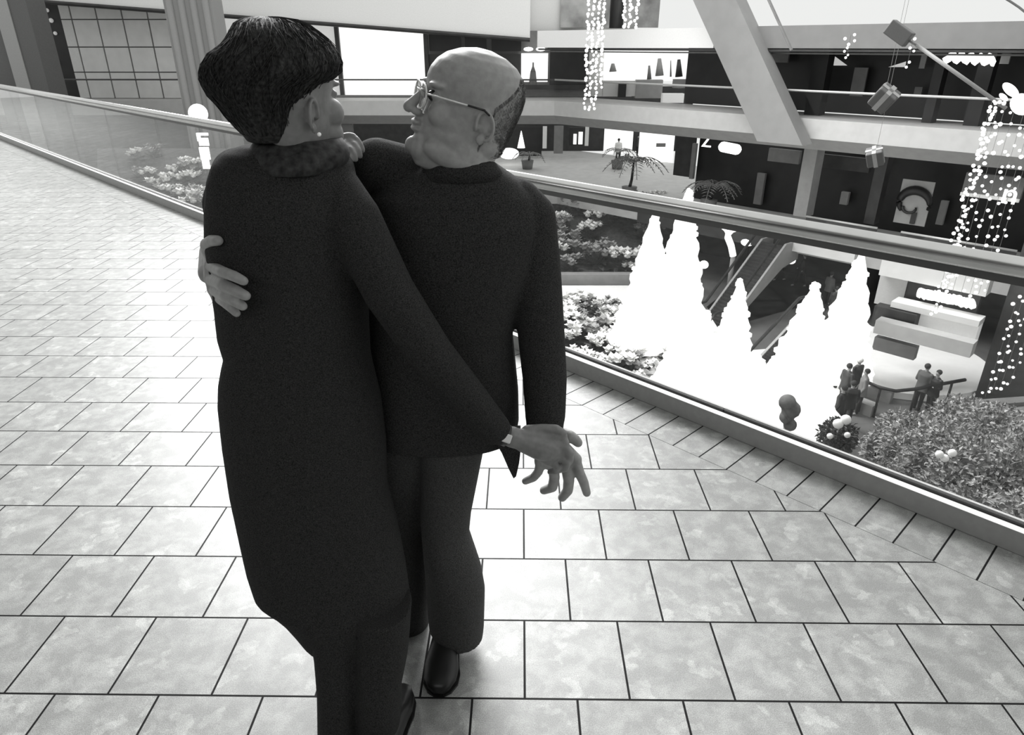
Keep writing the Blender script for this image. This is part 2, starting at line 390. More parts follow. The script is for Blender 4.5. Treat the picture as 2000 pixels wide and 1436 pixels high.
# bright shop with clutter
bs = empty('bright_shop', P(1260, 190, 43), 'brilliantly lit white shop beyond the corner of the atrium', 'shop')
panelY('lit_wall', 1180, 1342, 92, 158, 43.2, .2, M_lit, parent=bs)
panelY('counter', 1178, 1242, 158, 188, 42.2, .5, mat('pale_counter', .62, .6), parent=bs)
panelY('display_block', 1242, 1294, 156, 192, 42.1, .5, M_col, parent=bs)
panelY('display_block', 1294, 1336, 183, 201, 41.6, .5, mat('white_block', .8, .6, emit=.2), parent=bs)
panelY('dark_door', 1208, 1223, 160, 190, 41.9, .2, M_dark, parent=bs)
panelY('shelf', 1316, 1342, 155, 172, 42.0, .4, M_mid, parent=bs)
for x, y0, y1, wd, m in ((1268, 128, 155, 10, M_mid), (1288, 114, 148, 18, M_col), (1310, 118, 150, 4, M_mid), (1326, 116, 150, 16, M_dark2), (1197, 124, 140, 16, M_col)):
    q0, q1 = P(x, y1, 42.8), P(x, y0, 42.8); bm = B(); cyl(bm, q0, q1, wd/2/36, wd/5/36, 9); obj('display_item', bm, m, bs, True)
panelY('door_2', 1344, 1412, 106, 196, 42.2, .2, M_dark2, kind='structure')
for i, x in enumerate((1348, 1362, 1388, 1403)):
    panelY('curtain', x, x+8, 108, 196, 41.9, .15, (M_mid, M_col)[i % 2], 'narrow grey curtain strip in the dark shopfront beside the sloping beam, '+('first', 'second', 'third', 'fourth')[i]+' from the left', 'curtain', 'curtain strips by the sloping beam')

# ---- upper right shops
for i, (x0, x1, y0, y1, m, lb) in enumerate((
    (1488, 1540, 100, 122, M_mid, 'grey hanging bulkhead at the dark upper shops right of the sloping beam'),
    (1664, 1690, 132, 188, M_mid, 'pale grey display panel standing in the dark upper shop'),
    (1785, 1800, 170, 190, M_mid, 'small grey box low in the dark upper shop right of the display panel'),
    (1797, 1808, 108, 134, M_col, 'small pale upright tablet high in the dark upper shop'))):
    panelE('wall_display', x0, x1, y0, y1, WALLB-.6, .1, m, lb, 'panel')
for i, pts in enumerate((((1628, 108), (1655, 128), (1628, 128)), ((1735, 131), (1770, 120), (1768, 131)))):
    bm = B(); a = [bm.verts.new(atE(x, y, WALLB-.5)) for x, y in pts]; f = bm.faces.new(a); r = bmesh.ops.solidify(bm, geom=[f], thickness=.05)
    tag(obj('wall_light', bm, M_lit2), ('larger bright triangular light patch fitting in the dark upper shop', 'low wedge-shaped light fitting in the dark upper shop')[i], 'light')
for i, (x, wd) in enumerate(((1597, 26), (1830, 14), (1920, 20))):
    p = atE(x, 150, WALLB-2); a = e1(p); bm = B(); Ebox(bm, a-wd/80, a+wd/80, WALLB-2, WALLB-1.4, Zf, Zs); tag(obj('shop_pillar', bm, M_dark), 'near-black pillar in front of the upper shops, '+('beside the sloping beam', 'left of the glowing script sign', 'right of the glowing script sign')[i], 'pillar')
def squiggle(name, x0, x1, y0, y1, e2, r, seed, label, n=60, par=None):
    rnd = random.Random(seed); pts = []
    for k in range(n):
        t = k/(n-1); y = (y0+y1)/2+(y1-y0)/2*math.sin(t*n*.55)*(.55+.45*rnd.random())
        pts.append(atE(x0+(x1-x0)*t, y+t*6, e2))
    bm = B(); tubecurve(bm, pts, r, 8); return tag(obj(name, bm, M_lamp, par, True), label, 'sign' if label else None)
squiggle('neon_sign', 1846, 1942, 103, 120, WALLB-2.6, .10, 3, 'glowing white script neon sign over the upper shops at the right')
panelE('wall_sign', 1954, 1972, 105, 125, WALLB-2.4, .1, M_col, 'small pale square sign right of the glowing script sign', 'sign')
for i, (x, y, rr) in enumerate(((1996, 204, .42), (1974, 176, .22), (1960, 190, .12))):
    p = atE(x, y, 18); bm = B(); sph(bm, p, (rr*.6, rr*.4, rr*.45) if i == 0 else (rr, rr*.4, rr*.4), 3, Matrix.Rotation(.6, 4, 'Y'))
    tag(obj('bow_ornament', bm, M_lamp, None, True), ('largest white glowing ornament at the right edge above the light curtain', 'middle white glowing bow loop above the light curtain', 'smallest white glowing bow loop above the light curtain')[i], 'ornament', 'glowing bow above the light curtain')

# ---- sloping beam
q0, q1 = atE(1560, 340, LIP-.62), atE(1378, -60, LIP-.62)
bm = B(); d = (q1-q0); ln = d.length; mid = (q0+q1)/2
ez = d.normalized(); ey = E(0, 1, 0); ex = ey.cross(ez).normalized(); ey = ez.cross(ex)
M4 = Matrix((ex, ey, ez)).transposed().to_4x4()
add_box(bm, mid, (1.6, .9, ln), 0, M4)
bmesh.ops.bisect_plane(bm, geom=bm.verts[:]+bm.edges[:]+bm.faces[:], plane_co=(0, 0, Zb+.35), plane_no=(0, 0, 1), clear_inner=True); bmesh.ops.holes_fill(bm, edges=bm.edges[:]); tag(obj('sloping_beam', bm, mat('beam_plaster', .24, .7, noise=.05, nscale=2)), 'massive pale sloping beam running down to the opposite walkway', 'beam')

# ---- hanging pole with block, ornaments and wires
pole = empty('hanging_pole', atE(1750, 60, 16), 'thin grey slanting pole with a dark block at its upper end, upper right', 'pole')
bm = B(); cyl(bm, atE(1790, 88, 16), atE(1965, 212, 16), .035, seg=8); obj('rod', bm, M_col, pole, True)
bm = B(); a, b = atE(1735, 52, 16), atE(1778, 78, 16); add_box(bm, (a+b)/2, (.5, .2, .28), -math.pi/4, Matrix.Rotation(.55, 4, 'Y')); bevel(bm, .02)
obj('end_block', bm, mat('block_grey', .11, .6), pole)
bm = B(); cyl(bm, atE(1770, 76, 16), atE(1795, 92, 16), .02, seg=6); obj('bracket', bm, M_mid, pole, True)
def gift(x, y, s, tilt, e2, label):
    p = atE(x, y, e2); r = empty('hanging_ornament', p, label, 'ornament')
    R = Matrix.Rotation(tilt, 4, 'Y') @ Matrix.Rotation(.4, 4, 'X')
    bm = B(); add_box(bm, p, (s, s, s), -.5, R); bevel(bm, s*.08); obj('box', bm, mat('gift_paper', .09), r)
    bm = B(); add_box(bm, p, (s*1.04, s*.25, s*1.04), -.5, R); add_box(bm, p, (s*.25, s*1.04, s*1.04), -.5, R); obj('ribbon', bm, mat('pale_ribbon', .3, .5), r)
    bm = B(); cyl(bm, p+Vector((0, 0, s*.5)), p+Vector((0, 0, s*.5+8)), .004, seg=5); obj('wire', bm, M_col, r)
gift(1727, 192, .42, .6, 17, 'hanging gift box ornament in front of the upper shop rail')
gift(1709, 306, .34, -.3, 17, 'hanging gift box ornament in front of the opposite slab edge')
bm = B(); cyl(bm, atE(1497, -10, 24), atE(1546, 98, 24), .05, seg=6)
tag(obj('hanging_cable', bm, M_mid), 'dark hanging cable just right of the sloping beam at the top', 'cable')
bm = B(); tubecurve(bm, [atE(x, y, 16) for x, y in ((1955, -8), (1975, 4), (1990, 14), (2010, 30))], .02, 6)
tag(obj('cable', bm, M_mid), 'thin curved cable at the top right corner', 'cable')

# ================================================================= LEVEL BELOW
Z1 = -6.3
el = e1(atE(1545, 488, LIP+1.5))
bm = B(); Ebox(bm, el, 8, LIP+1.5, 46, Z1-.65, Z1); struct('floor_lower', bm, M_fascia)
bm = B(); Ebox(bm, -40, el-.002, LIP+1.7, 46, Z1-.65, Z1); struct('floor_lower_left', bm, mat('lower_walk', .5, .6, noise=.08, nscale=2))
bm = B(); Ebox(bm, -22, el-.002, LIP+1.5, LIP+1.69, Z1-.7, Z1+.02); Wbox(bm, -36, -3.5, YL+1.8, YL+1.99, Z1-.7, Z1+.02); struct('trim_7', bm, M_dark2)
bm = B(); Wbox(bm, -36, 4, YL+2, 62, Z1-.65, Z1-.003); struct('floor_lower_end', bm, mat('lower_walk', .5, .6, noise=.08, nscale=2))
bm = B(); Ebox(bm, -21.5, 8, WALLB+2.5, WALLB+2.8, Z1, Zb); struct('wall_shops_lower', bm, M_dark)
bm = B(); Wbox(bm, -36, 14, 60, 60.3, Z1, Zb+1); struct('wall_end_lower', bm, M_dark2)
bm = B(); Wbox(bm, -36, -9.5, YL+1.0, YL+1.2, -9.4, Zb); struct('wall_end_low_panels', bm, mat('low_panels', .14, .6, noise=.1, nscale=1))
# far shopfronts under the corner
for i, (x0, x1, y0, y1, m, lb) in enumerate((
    (1012, 1058, 248, 305, M_dark, 'dark shop window right of the head of the man on the lower level'),
    (1060, 1068, 247, 290, M_white, 'white door jamb on the lower level, left of the pair'),
    (1082, 1100, 246, 300, M_mid, 'grey shop door on the lower level'),
    (1112, 1150, 250, 284, M_dark, 'dark shop window with white figures on the lower level'),
    (1120, 1126, 262, 282, M_lit, 'narrow white figure-like lamp in the lower shop window, left one'),
    (1130, 1138, 258, 282, M_lit, 'narrow white figure-like lamp in the lower shop window, right one'),
    (1143, 1150, 243, 285, M_white, 'white door jamb on the lower level, right of the pair'),
    (1180, 1236, 248, 300, M_lit, 'bright shop opening on the lower level behind the shoppers'),
    (1248, 1316, 252, 325, M_lit, 'large bright shop wall on the lower level'))):
    panelY('shopfront_panel', x0, x1, y0, y1, 56-i*.25, .15, m, lb, 'shopfront')
panelY('wall_sign', 1282, 1300, 280, 287, 53, .1, M_mid, 'small grey sign on the bright lower shop wall', 'sign')
# lower right shops
def lowE(name, x0, x1, y0, y1, m, label, cat, e2=WALLB+2, th=.2): return panelE(name, x0, x1, y0, y1, e2, th, m, label, cat)
panelE('door_1', 1318, 1356, 262, 345, WALLB+1.9, .1, M_dark2, kind='structure')
lowE('shop_pillar', 1349, 1356, 280, 350, M_mid, 'thin grey post at the left of the lower shops', 'pillar', WALLB+1)
lowE('shop_pillar', 1560, 1586, 285, 425, M_col, 'pale grey pillar between the dark lower shops', 'pillar', LIP+2.2, .8)
lowE('shop_pillar', 1700, 1722, 300, 440, M_dark2, 'dark pillar left of the portrait poster', 'pillar', LIP+2.4, .6)
lowE('shop_bulkhead', 1500, 1562, 292, 318, M_mid, 'grey bulkhead left of the pale pillar on the lower level', 'panel', WALLB+.5)
lowE('shop_bulkhead', 1590, 1700, 305, 332, M_dark2, 'dark bulkhead right of the pale pillar on the lower level', 'panel', WALLB+.5)
lowE('notice', 1641, 1656, 375, 400, M_col, 'small pale notice in the dark lower shop', 'notice')
lowE('shop_door', 1475, 1490, 338, 400, M_mid, 'grey narrow door left of the pale pillar on the lower level', 'door')
lowE('light_strip', 1832, 1846, 392, 440, M_col, 'pale upright strip right of the portrait poster', 'panel')
po = empty('poster', atE(1785, 395, LIP+2.9), 'large upright portrait poster with a dark-haired head in the lower shop', 'poster')
panelE('sheet', 1753, 1817, 352, 440, LIP+2.9, .06, mat('poster_grey', .34, .5, noise=.1, nscale=2), parent=po)
bm = B(); pts = [atE(1786+30*math.cos(t), 398-26*math.sin(t), LIP+2.85) for t in [math.radians(a) for a in range(-30, 216, 12)]]
tubecurve(bm, pts, [.07+.12*math.sin(math.pi*i/(len(pts)-1)) for i in range(len(pts))], 8); obj('printed_hair', bm, M_dark, po, True)
bm = B(); pts = [atE(1776+13*math.cos(t), 406-10*math.sin(t), LIP+2.83) for t in [math.radians(a) for a in range(160, 380, 20)]]
tubecurve(bm, pts, .06, 6); obj('printed_chin', bm, M_dark2, po, True)
panelE('printed_shoulder', 1778, 1788, 415, 438, LIP+2.84, .03, M_dark2, parent=po)
# Z COO sign
zs = empty('neon_sign', atE(1410, 285, WALLB), 'glowing letter and rounded glowing plate sign on the lower shops behind the beam', 'sign')
rotE = Euler((math.pi/2, 0, -math.pi/4))
text('letter', 'Z', .85, atE(1380, 277, WALLB), rotE, M_lamp, zs, .04)
bm = B(); chain(bm, [(atE(1413, 287, WALLB), .26), (atE(1438, 292, WALLB), .26)]); obj('plate', bm, M_lamp, zs, True)
ns = empty('shop_sign', atE(1930, 385, WALLB-1), 'pale horizontal sign band with one bright letter n at the right edge', 'sign')
a0, a1 = atE(1880, 366, LIP+1.5), atE(1992, 390, LIP+1.5)
bm = B(); Ebox(bm, e1(a0), e1(a1), LIP+1.5, LIP+1.7, a1.z, a1.z+.75); obj('board', bm, M_mid, ns)
bm = B(); Ebox(bm, e1(a0), e1(a1), LIP+1.4, LIP+1.5, a1.z-.1, a1.z+.02); obj('edge', bm, mat('pale_edge', .6, .5, emit=.2), ns)
text('letter', 'n', 1.1, atE(1973, 380, LIP+1.35), rotE, M_lamp, ns, .03)
# level -1 rail
lr = empty('lower_balustrade', E(-8, LIP+1.6, Z1), 'thin railed balustrade on the lower level in front of the dark shops', 'railing')
for x0, x1 in ((1575, 1706), (1768, 1990)):
    a, b = e1(atE(x0, 420, LIP+1.6)), e1(atE(x1, 480, LIP+1.6))
    bm = B(); cyl(bm, E(a, LIP+1.6, Z1+1.05), E(b, LIP+1.6, Z1+1.05), .045, seg=8); obj('handrail', bm, mat('pale_far_rail', .55), lr, True)
    bm = B(); Ebox(bm, a, b, LIP+1.6, LIP+1.63, Z1, Z1+1.0); obj('infill', bm, glass_mat('low_glass', .7, 1.3, .6), lr)

# ================================================================= GROUND LEVEL
Z0 = -9.6
bm = B(); Ebox(bm, -60, 25, EC+.5, 60, Z0-.4, Z0); struct('floor_ground', bm, mat('dark_ground_stone', .12, .5, noise=.25, nscale=.8))
bm = B(); Ebox(bm, -60, 25, EC+.4, EC+.5, Z0, -.3); struct('wall_under_walkway', bm, tagd)
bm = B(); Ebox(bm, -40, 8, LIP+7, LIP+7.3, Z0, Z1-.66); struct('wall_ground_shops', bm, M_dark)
gp = lambda x, y: atz(x, y, Z0)
def ellipse_slab(name, c, rx, ry, z, th, m, label, cat, rz=0):
    bm = B(); loft(bm, [[(c.x+rx*math.cos(t)*math.cos(rz)-ry*math.sin(t)*math.sin(rz), c.y+rx*math.cos(t)*math.sin(rz)+ry*math.sin(t)*math.cos(rz), zz) for t in [2*math.pi*i/48 for i in range(48)]] for zz in (z, z+th)])
    return tag(obj(name, bm, m), label, cat)
M_snow = mat('white_snow_cover', .92, .8, noise=.03, nscale=3, emit=0)
c = (gp(1700, 735)+gp(1885, 735))/2
ellipse_slab('ice_rink', c+Vector((-.5, 1.2, 0)), 3.45, 3.3, Z0+.02, .25, M_snow, 'white oval rink at the foot of the right-hand column', 'rink')
c = gp(1450, 790)
bm = B()
ps_ = [gp(x, y) for x, y in ((1235, 690), (1300, 640), (1360, 590), (1430, 700), (1560, 690), (1650, 760), (1640, 860), (1560, 900), (1400, 850), (1280, 780))]
a = [bm.verts.new((p.x, p.y, Z0+.3)) for p in ps_]; b = [bm.verts.new((p.x, p.y, Z0+.01)) for p in ps_]
bm.faces.new(a); bm.faces.new(b[::-1])
for i in range(len(a)): bm.faces.new((a[i], b[i], b[(i+1) % len(a)], a[(i+1) % len(a)]))
tag(obj('snow_platform', bm, M_snow), 'white snow-covered platform under the glowing trees', 'platform')

# glowing conical trees
M_tree = mat('glowing_tree_lights', .9, .8, emit=.9)
def light_tree(apex, basey, halfw, label, seed=0, n=34):
    rnd = random.Random(seed); base = gp(apex[0]-(basey-apex[1])*(apex[0]-995)/2900., basey)
    d = ray(*apex); t = (base.y-CAM.y)/d.y; top = CAM+d*t; hgt = top.z-Z0
    r = halfw*(base-CAM).dot(FW)/F
    root = empty('glowing_tree', (base.x, base.y, Z0+.3), label, 'tree', 'glowing conical light trees')
    bm = B(); rings = []; nr = 26
    for k in range(nr+1):
        u = k/nr; rr = r*(1-u)**.9*(1+.10*math.sin(u*40+seed))+.05
        rings.append([(base.x+rr*(1+rnd.uniform(-.10, .10))*math.cos(2*math.pi*i/20), base.y+rr*(1+rnd.uniform(-.1, .1))*math.sin(2*math.pi*i/20), Z0+.5+u*(hgt-.5)) for i in range(20)])
    loft(bm, rings)
    for k in range(90):                      # twigs of lights that roughen the edge
        u = rnd.random()**1.3; an = rnd.random()*6.283; rr = r*(1-u)**.9+.03
        p = Vector((base.x+rr*math.cos(an), base.y+rr*math.sin(an), Z0+.5+u*(hgt-.5)))
        sph(bm, p, rnd.uniform(.06, .13), 1)
    obj('lit_foliage', bm, M_tree, root)
    bm = B(); cyl(bm, (base.x, base.y, Z0+.25), (base.x, base.y, Z0+.7), .12, seg=10); obj('trunk', bm, M_dark2, root)
    return root
LT = [((1283, 413), 690, 62, 'tall glowing white tree, leftmost of the pair under the handrail'),
      ((1350, 368), 680, 60, 'tallest glowing white tree whose tip rises above the handrail'),
      ((1450, 548), 790, 52, 'glowing white tree alone in front of the escalator'),
      ((1382, 608), 740, 34, 'short glowing white tree between the tall pair and the escalator tree'),
      ((1598, 555), 850, 82, 'wide glowing white tree left of the tall right-hand one'),
      ((1690, 492), 755, 60, 'tall glowing white tree at the right beside the shop counters'),
      ((1335, 640), 830, 66, 'broad low glowing white tree in front of the tall pair'),
      ((1480, 690), 850, 70, 'low glowing white tree in front of the escalator tree'),
      ((1400, 690), 850, 60, 'low glowing white tree nearest the glass between two others')]
for i, (ap, by, hw, lb) in enumerate(LT): light_tree(ap, by, hw, lb, i)

# poinsettia beds
M_leaf = mat('dark_leaf', .05, .6, noise=.5, nscale=6); M_bract = mat('pale_bract', .8, .7, noise=.25, nscale=5)
M_bract2 = mat('grey_bract', .3, .7, noise=.4, nscale=5)
def leaf(bm, p, d, l, wd, up=Vector((0, 0, 1))):
    d = d.normalized(); s = d.cross(up); s = s.normalized() if s.length > .01 else Vector((1, 0, 0)); n = s.cross(d)
    v = [bm.verts.new(q) for q in (p, p+d*l*.5+s*wd+n*l*.08, p+d*l, p+d*l*.5-s*wd+n*l*.08)]
    bm.faces.new((v[0], v[1], v[2])); bm.faces.new((v[0], v[2], v[3]))
def plant_proto(seed, mb):
    rnd = random.Random(seed)
    root = empty('poinsettia', (0, 0, -60), 'x', 'plant'); root.location = (0, 0, 0)
    bm = B()
    for k in range(60):
        a = rnd.random()*6.283; el = rnd.uniform(-.2, 1.2); d = Vector((math.cos(a)*math.cos(el), math.sin(a)*math.cos(el), math.sin(el)))
        leaf(bm, d*.1+Vector((0, 0, .05)), d, rnd.uniform(.25, .42), .08)
    obj('leaves', bm, M_leaf, root)
    bm = B()
    for f in range(6):
        a = f*1.257+rnd.random(); r = .25 if f else 0; c = Vector((math.cos(a)*r, math.sin(a)*r, .42+rnd.uniform(-.08, .08)))
        sph(bm, c, (.10, .10, .07), 1)
        for k in range(9):
            b = k*.7; leaf(bm, c, Vector((math.cos(b), math.sin(b), .15+.8*(k % 3)/2)), .19, .075)
    obj('bracts', bm, mb, root)
    return root
protos = [plant_proto(i, (M_bract, M_bract2, M_bract)[i]) for i in range(3)]
used = set()
def copy_tree(o, loc, rz, s, label, group):
    if id(o) not in used: used.add(id(o)); r = o
    else:
        r = o.copy(); COL.objects.link(r)
        for ch in [c for c in protos_children[o.name]]:
            c = ch.copy(); COL.objects.link(c); c.parent = r
    r.location = loc; r.rotation_euler = (0, 0, rz); r.scale = (s, s, s); r['label'] = label; r['group'] = group
    return r
protos_children = {o.name: [c for c in COL.objects if c.parent == o] for o in protos}
# sloping bank of earth
bk = [gp(1085, 560), gp(1260, 560), gp(1290, 500), gp(1085, 500)]
bm = B(); f0 = [gp(1080, 545), gp(1290, 545)]; f1 = [p+(p-Vector((0, 0, p.z))).normalized()*0 for p in f0]
fa = [bm.verts.new(p) for p in f0]; dirn = Vector((f0[0].x+f0[1].x, f0[0].y+f0[1].y, 0)).normalized()
fb = [bm.verts.new(p+dirn*7+Vector((0, 0, 2.6))) for p in f0]; fc = [bm.verts.new(p+dirn*7) for p in f0]
bm.faces.new((fa[0], fa[1], fb[1], fb[0])); bm.faces.new((fb[0], fb[1], fc[1], fc[0])); bm.faces.new((fa[0], fc[0], fc[1], fa[1])); bm.faces.new((fa[0], fb[0], fc[0])); bm.faces.new((fa[1], fc[1], fb[1]))
tag(obj('planted_bank', bm, M_leaf), 'dark planted bank beyond the jacket sleeve of the man', 'bank')
rnd = random.Random(5)
for k in range(46):
    u, v = rnd.random(), rnd.random(); p = f0[0].lerp(f0[1], u)+dirn*7*v+Vector((0, 0, 2.6*v+.05))
    copy_tree(protos[k % 2 if k % 5 else 1], p, rnd.random()*6, rnd.uniform(1.1, 2.1), 'poinsettia on the dark bank right of the man', 'poinsettias on the far bank')
a, b = gp(1085, 552), gp(1235, 552)
bm = B(); cyl(bm, a, b, .01); bm.free(); bm = B(); add_box(bm, (a+b)/2+Vector((0, 0, .25)), ((b-a).length, .5, .5), math.atan2(b.y-a.y, b.x-a.x)); tag(obj('planter_wall', bm, M_col), 'low grey planter wall in front of the dark bank', 'planter')
a, b = gp(1085, 575), gp(1235, 575)
bm = B(); add_box(bm, (a+b)/2+Vector((0, 0, .05)), ((b-a).length, 2.2, .1), math.atan2(b.y-a.y, b.x-a.x)); tag(obj('white_path', bm, M_snow), 'white path strip between planter wall and flower bed', 'path')
pts_done = []
k = 0
while k < 60:
    x, y = rnd.uniform(1100, 1345), rnd.uniform(600, 790)
    if y < 590+(x-1100)*.15 or y > 700+(x-1100)*.42: continue
    g_ = gp(x, y)
    if any((g_-o_).length < .85 for o_ in pts_done): x = 0; tries = globals().get('tries', 0)+1
    if x == 0 and tries < 3000: continue
    pts_done.append(g_)
    copy_tree(protos[(k*7) % 3], g_, rnd.random()*6, rnd.uniform(1.0, 1.8), 'poinsettia in the bed just beyond the glass right of the man', 'poinsettias in the near bed'); k += 1
def bank_y(y): return 34.4-(y-285)/145*3.9
for k in range(26):
    y = rnd.uniform(300, 425); x = rnd.uniform(225+(y-300)*.9, 440)
    copy_tree(protos[(0, 2, 1)[k % 3]], P(x, y, bank_y(y)-.1), rnd.random()*6, rnd.uniform(1.0, 1.6), 'poinsettia seen through the glass left of the woman', 'poinsettias beyond the left glass')
bm = B(); q_ = [P(190, 290, bank_y(290)), P(500, 290, bank_y(290)), P(500, 445, bank_y(445)), P(190, 445, bank_y(445))]
va = [bm.verts.new(p) for p in q_]; vb = [bm.verts.new(Vector((p.x, p.y, Z0+.01))) for p in q_]; bm.faces.new(va); bm.faces.new(vb[::-1])
for i in range(4): bm.faces.new((va[i], vb[i], vb[(i+1) % 4], va[(i+1) % 4]))
tag(obj('raised_planter', bm, mat('planter_grey', .09, .6, noise=.4)), 'grey sloping planter under the flowers seen through the left glass', 'planter')

# globe lamp + sign by the fluted column
gl = empty('globe_lamp', P(388, 300, 30), 'white globe lamp on a post by the fluted column', 'lamp')
bm = B(); sph(bm, P(387, 222, 30), .38, 3); obj('globe', bm, M_lamp, gl, True)
bm = B(); q = P(387, 228, 30); cyl(bm, (q.x, q.y, Z0), q, .07, seg=10); obj('post', bm, M_dark, gl, True)
ws = empty('lit_sign', P(398, 300, 29.6), 'white glowing stepped sign under the globe lamp, seen through the glass', 'sign')
for x0, x1, y0, y1 in ((386, 405, 260, 265), (384, 390, 260, 276), (388, 406, 270, 285), (390, 408, 288, 312), (395, 408, 312, 330)):
    panelY('lit_piece', x0, x1, y0, y1, 29.6, .1, M_lamp, parent=ws)

# palms
def palm(px, py, z, hgt, n, ln, label, seed):
    rnd = random.Random(seed); b = atz(px, py, z); root = empty('potted_palm', b, label, 'palm')
    bm = B(); cyl(bm, b, b+Vector((0, 0, .6)), .35, .45, 14); obj('pot', bm, M_mid, root, True)
    bm = B(); chain(bm, [(b+Vector((0, 0, .5)), .1), (b+Vector((.1, 0, hgt*.5)), .08), (b+Vector((.15, 0, hgt)), .06)], 8, 1); obj('trunk', bm, M_dark2, root, True)
    top = b+Vector((.15, 0, hgt)); M = mat('palm_frond', .2, .5, noise=.4, nscale=5)
    for k in range(n):
        a = k*6.283/n+rnd.random()*.4; bm = B(); L = ln*rnd.uniform(.8, 1.2); pr = None
        for j in range(12):
            t = j/11; p = top+Vector((math.cos(a)*L*t, math.sin(a)*L*t, L*(.7*t-1.0*t*t)))
            if pr is not None:
                cyl(bm, pr, p, .02, seg=4); s = Vector((-math.sin(a), math.cos(a), 0))
                for sg in (1, -1): leaf(bm, p, s*sg+Vector((math.cos(a)*.5, math.sin(a)*.5, -.35)), L*.28*math.sin(math.pi*(.15+.8*t)), .035)
            pr = p
        obj('frond', bm, M, root)
palm(1228, 385, Z1, 2.0, 11, 1.8, 'palm with drooping fronds just above the handrail', 1)
palm(1382, 412, Z1, 1.3, 11, 1.6, 'bushy palm above the handrail in front of the dark shops', 2)
palm(1205, 330, Z1, 1.2, 8, 1.4, 'small palm in front of the bright lower shop opening', 3)
palm(1030, 330, Z1, 1.0, 8, 1.2, 'dark palm right of the nape of the man', 4)
bm = B(); sph(bm, atz(994, 300, Z1+.8), (.75, .5, .4), 3); tag(obj('lamp_shade', bm, M_lamp, None, True), 'white oval glowing lamp just right of the nape of the man', 'lamp')
bm = B(); p = atz(1018, 275, Z1+1.6); cyl(bm, p-Vector((0, 0, .5)), p+Vector((0, 0, .7)), .3, .02, 10); tag(obj('cone_lamp', bm, M_lamp, None, True), 'small white cone lamp on the lower level right of the man', 'lamp')

# escalator
def escalator(pa, pb, wd, label):
    """pa, pb: foot and head of the escalator (world)"""
    d = pb-pa; h = Vector((d.x, d.y, 0)).normalized(); s = Vector((h.y, -h.x, 0)); root = empty('escalator', pa, label, 'escalator')
    for sg in (-1, 1):
        o = s*sg*wd/2; q = [pa+o-h*1.2, pa+o, pb+o, pb+o+h*1.2, pb+o+h*1.2-Vector((0, 0, .9)), pb+o-Vector((0, 0, 1.1)), pa+o-Vector((0, 0, .2)), pa+o-h*1.2-Vector((0, 0, .05))]
        bm = B(); a = [bm.verts.new(p+s*.05+Vector((0, 0, .15))) for p in q]; b = [bm.verts.new(p-s*.05+Vector((0, 0, .15))) for p in q]
        bm.faces.new(a); bm.faces.new(b[::-1])
        for i in range(8): bm.faces.new((a[i], b[i], b[(i+1) % 8], a[(i+1) % 8]))
        obj('side_panel', bm, M_col, root)
        bm = B(); up = Vector((0, 0, .95)); tubecurve(bm, [pa+o-h*1.2+up*.4, pa+o-h*1.3+up*.8, pa+o-h*1.0+up, pa+o+up, pb+o+up, pb+o+h*1.1+up, pb+o+h*1.35+up*.8], .06, 8)
        obj('handrail', bm, M_dark, root, True)
    n = 26; bm = B()
    for k in range(n):
        p = pa.lerp(pb, (k+.5)/n); add_box(bm, p, (d.length/n*.98, wd*.9, .2), math.atan2(h.y, h.x))
    obj('steps', bm, M_dark2, root)
    return root
escalator(gp(1395, 640)+Vector((0, 0, .1)), atz(1510, 478, Z0+3.1), 1.2, 'escalator rising behind the lone glowing tree, farther one')
escalator(gp(1470, 765)+Vector((0, 0, .1)), atz(1582, 640, Z0+1.9), 1.3, 'escalator rising between the lone tree and the wide tree, nearer one')
# floor plates between
bm = B(); p = [gp(x, y) for x, y in ((1480, 520), (1600, 560), (1560, 600), (1420, 640), (1380, 600))]
a = [bm.verts.new(v+Vector((0, 0, .02))) for v in p]; f = bm.faces.new(a); bmesh.ops.solidify(bm, geom=[f], thickness=.02); tag(obj('floor_mat', bm, mat('grey_floor_mat', .2, .7)), 'grey floor area beside the farther escalator', 'floor mat')
sg = empty('hook_sign', atz(1430, 520, Z0+2), 'white glowing hook-shaped sign standing behind the pair of tall trees', 'sign')
bm = B(); tubecurve(bm, [P(x, y, 33) for x, y in ((1432, 500), (1428, 480), (1421, 462), (1416, 448), (1424, 446))], .16, 8); tubecurve(bm, [P(x, y, 33) for x, y in ((1422, 458), (1430, 450), (1436, 448))], .13, 8)
obj('lit_tube', bm, M_lamp, sg, True)
bm = B(); q = P(1432, 500, 33); cyl(bm, (q.x, q.y, Z0), q, .12, seg=8); obj('post', bm, M_col, sg, True)
for i, (x, y, wd) in enumerate(((1460, 473, .32), (1375, 517, .22), (1545, 508, .22))):
    bm = B(); sph(bm, P(x, y, 33), (wd, .3, .2), 2); tag(obj('table_lamp', bm, M_lamp, None, True), ('small white lamp patch right of the hook sign', 'small white lamp right of the tall tree pair', 'small white lamp under the lower slab')[i], 'lamp')

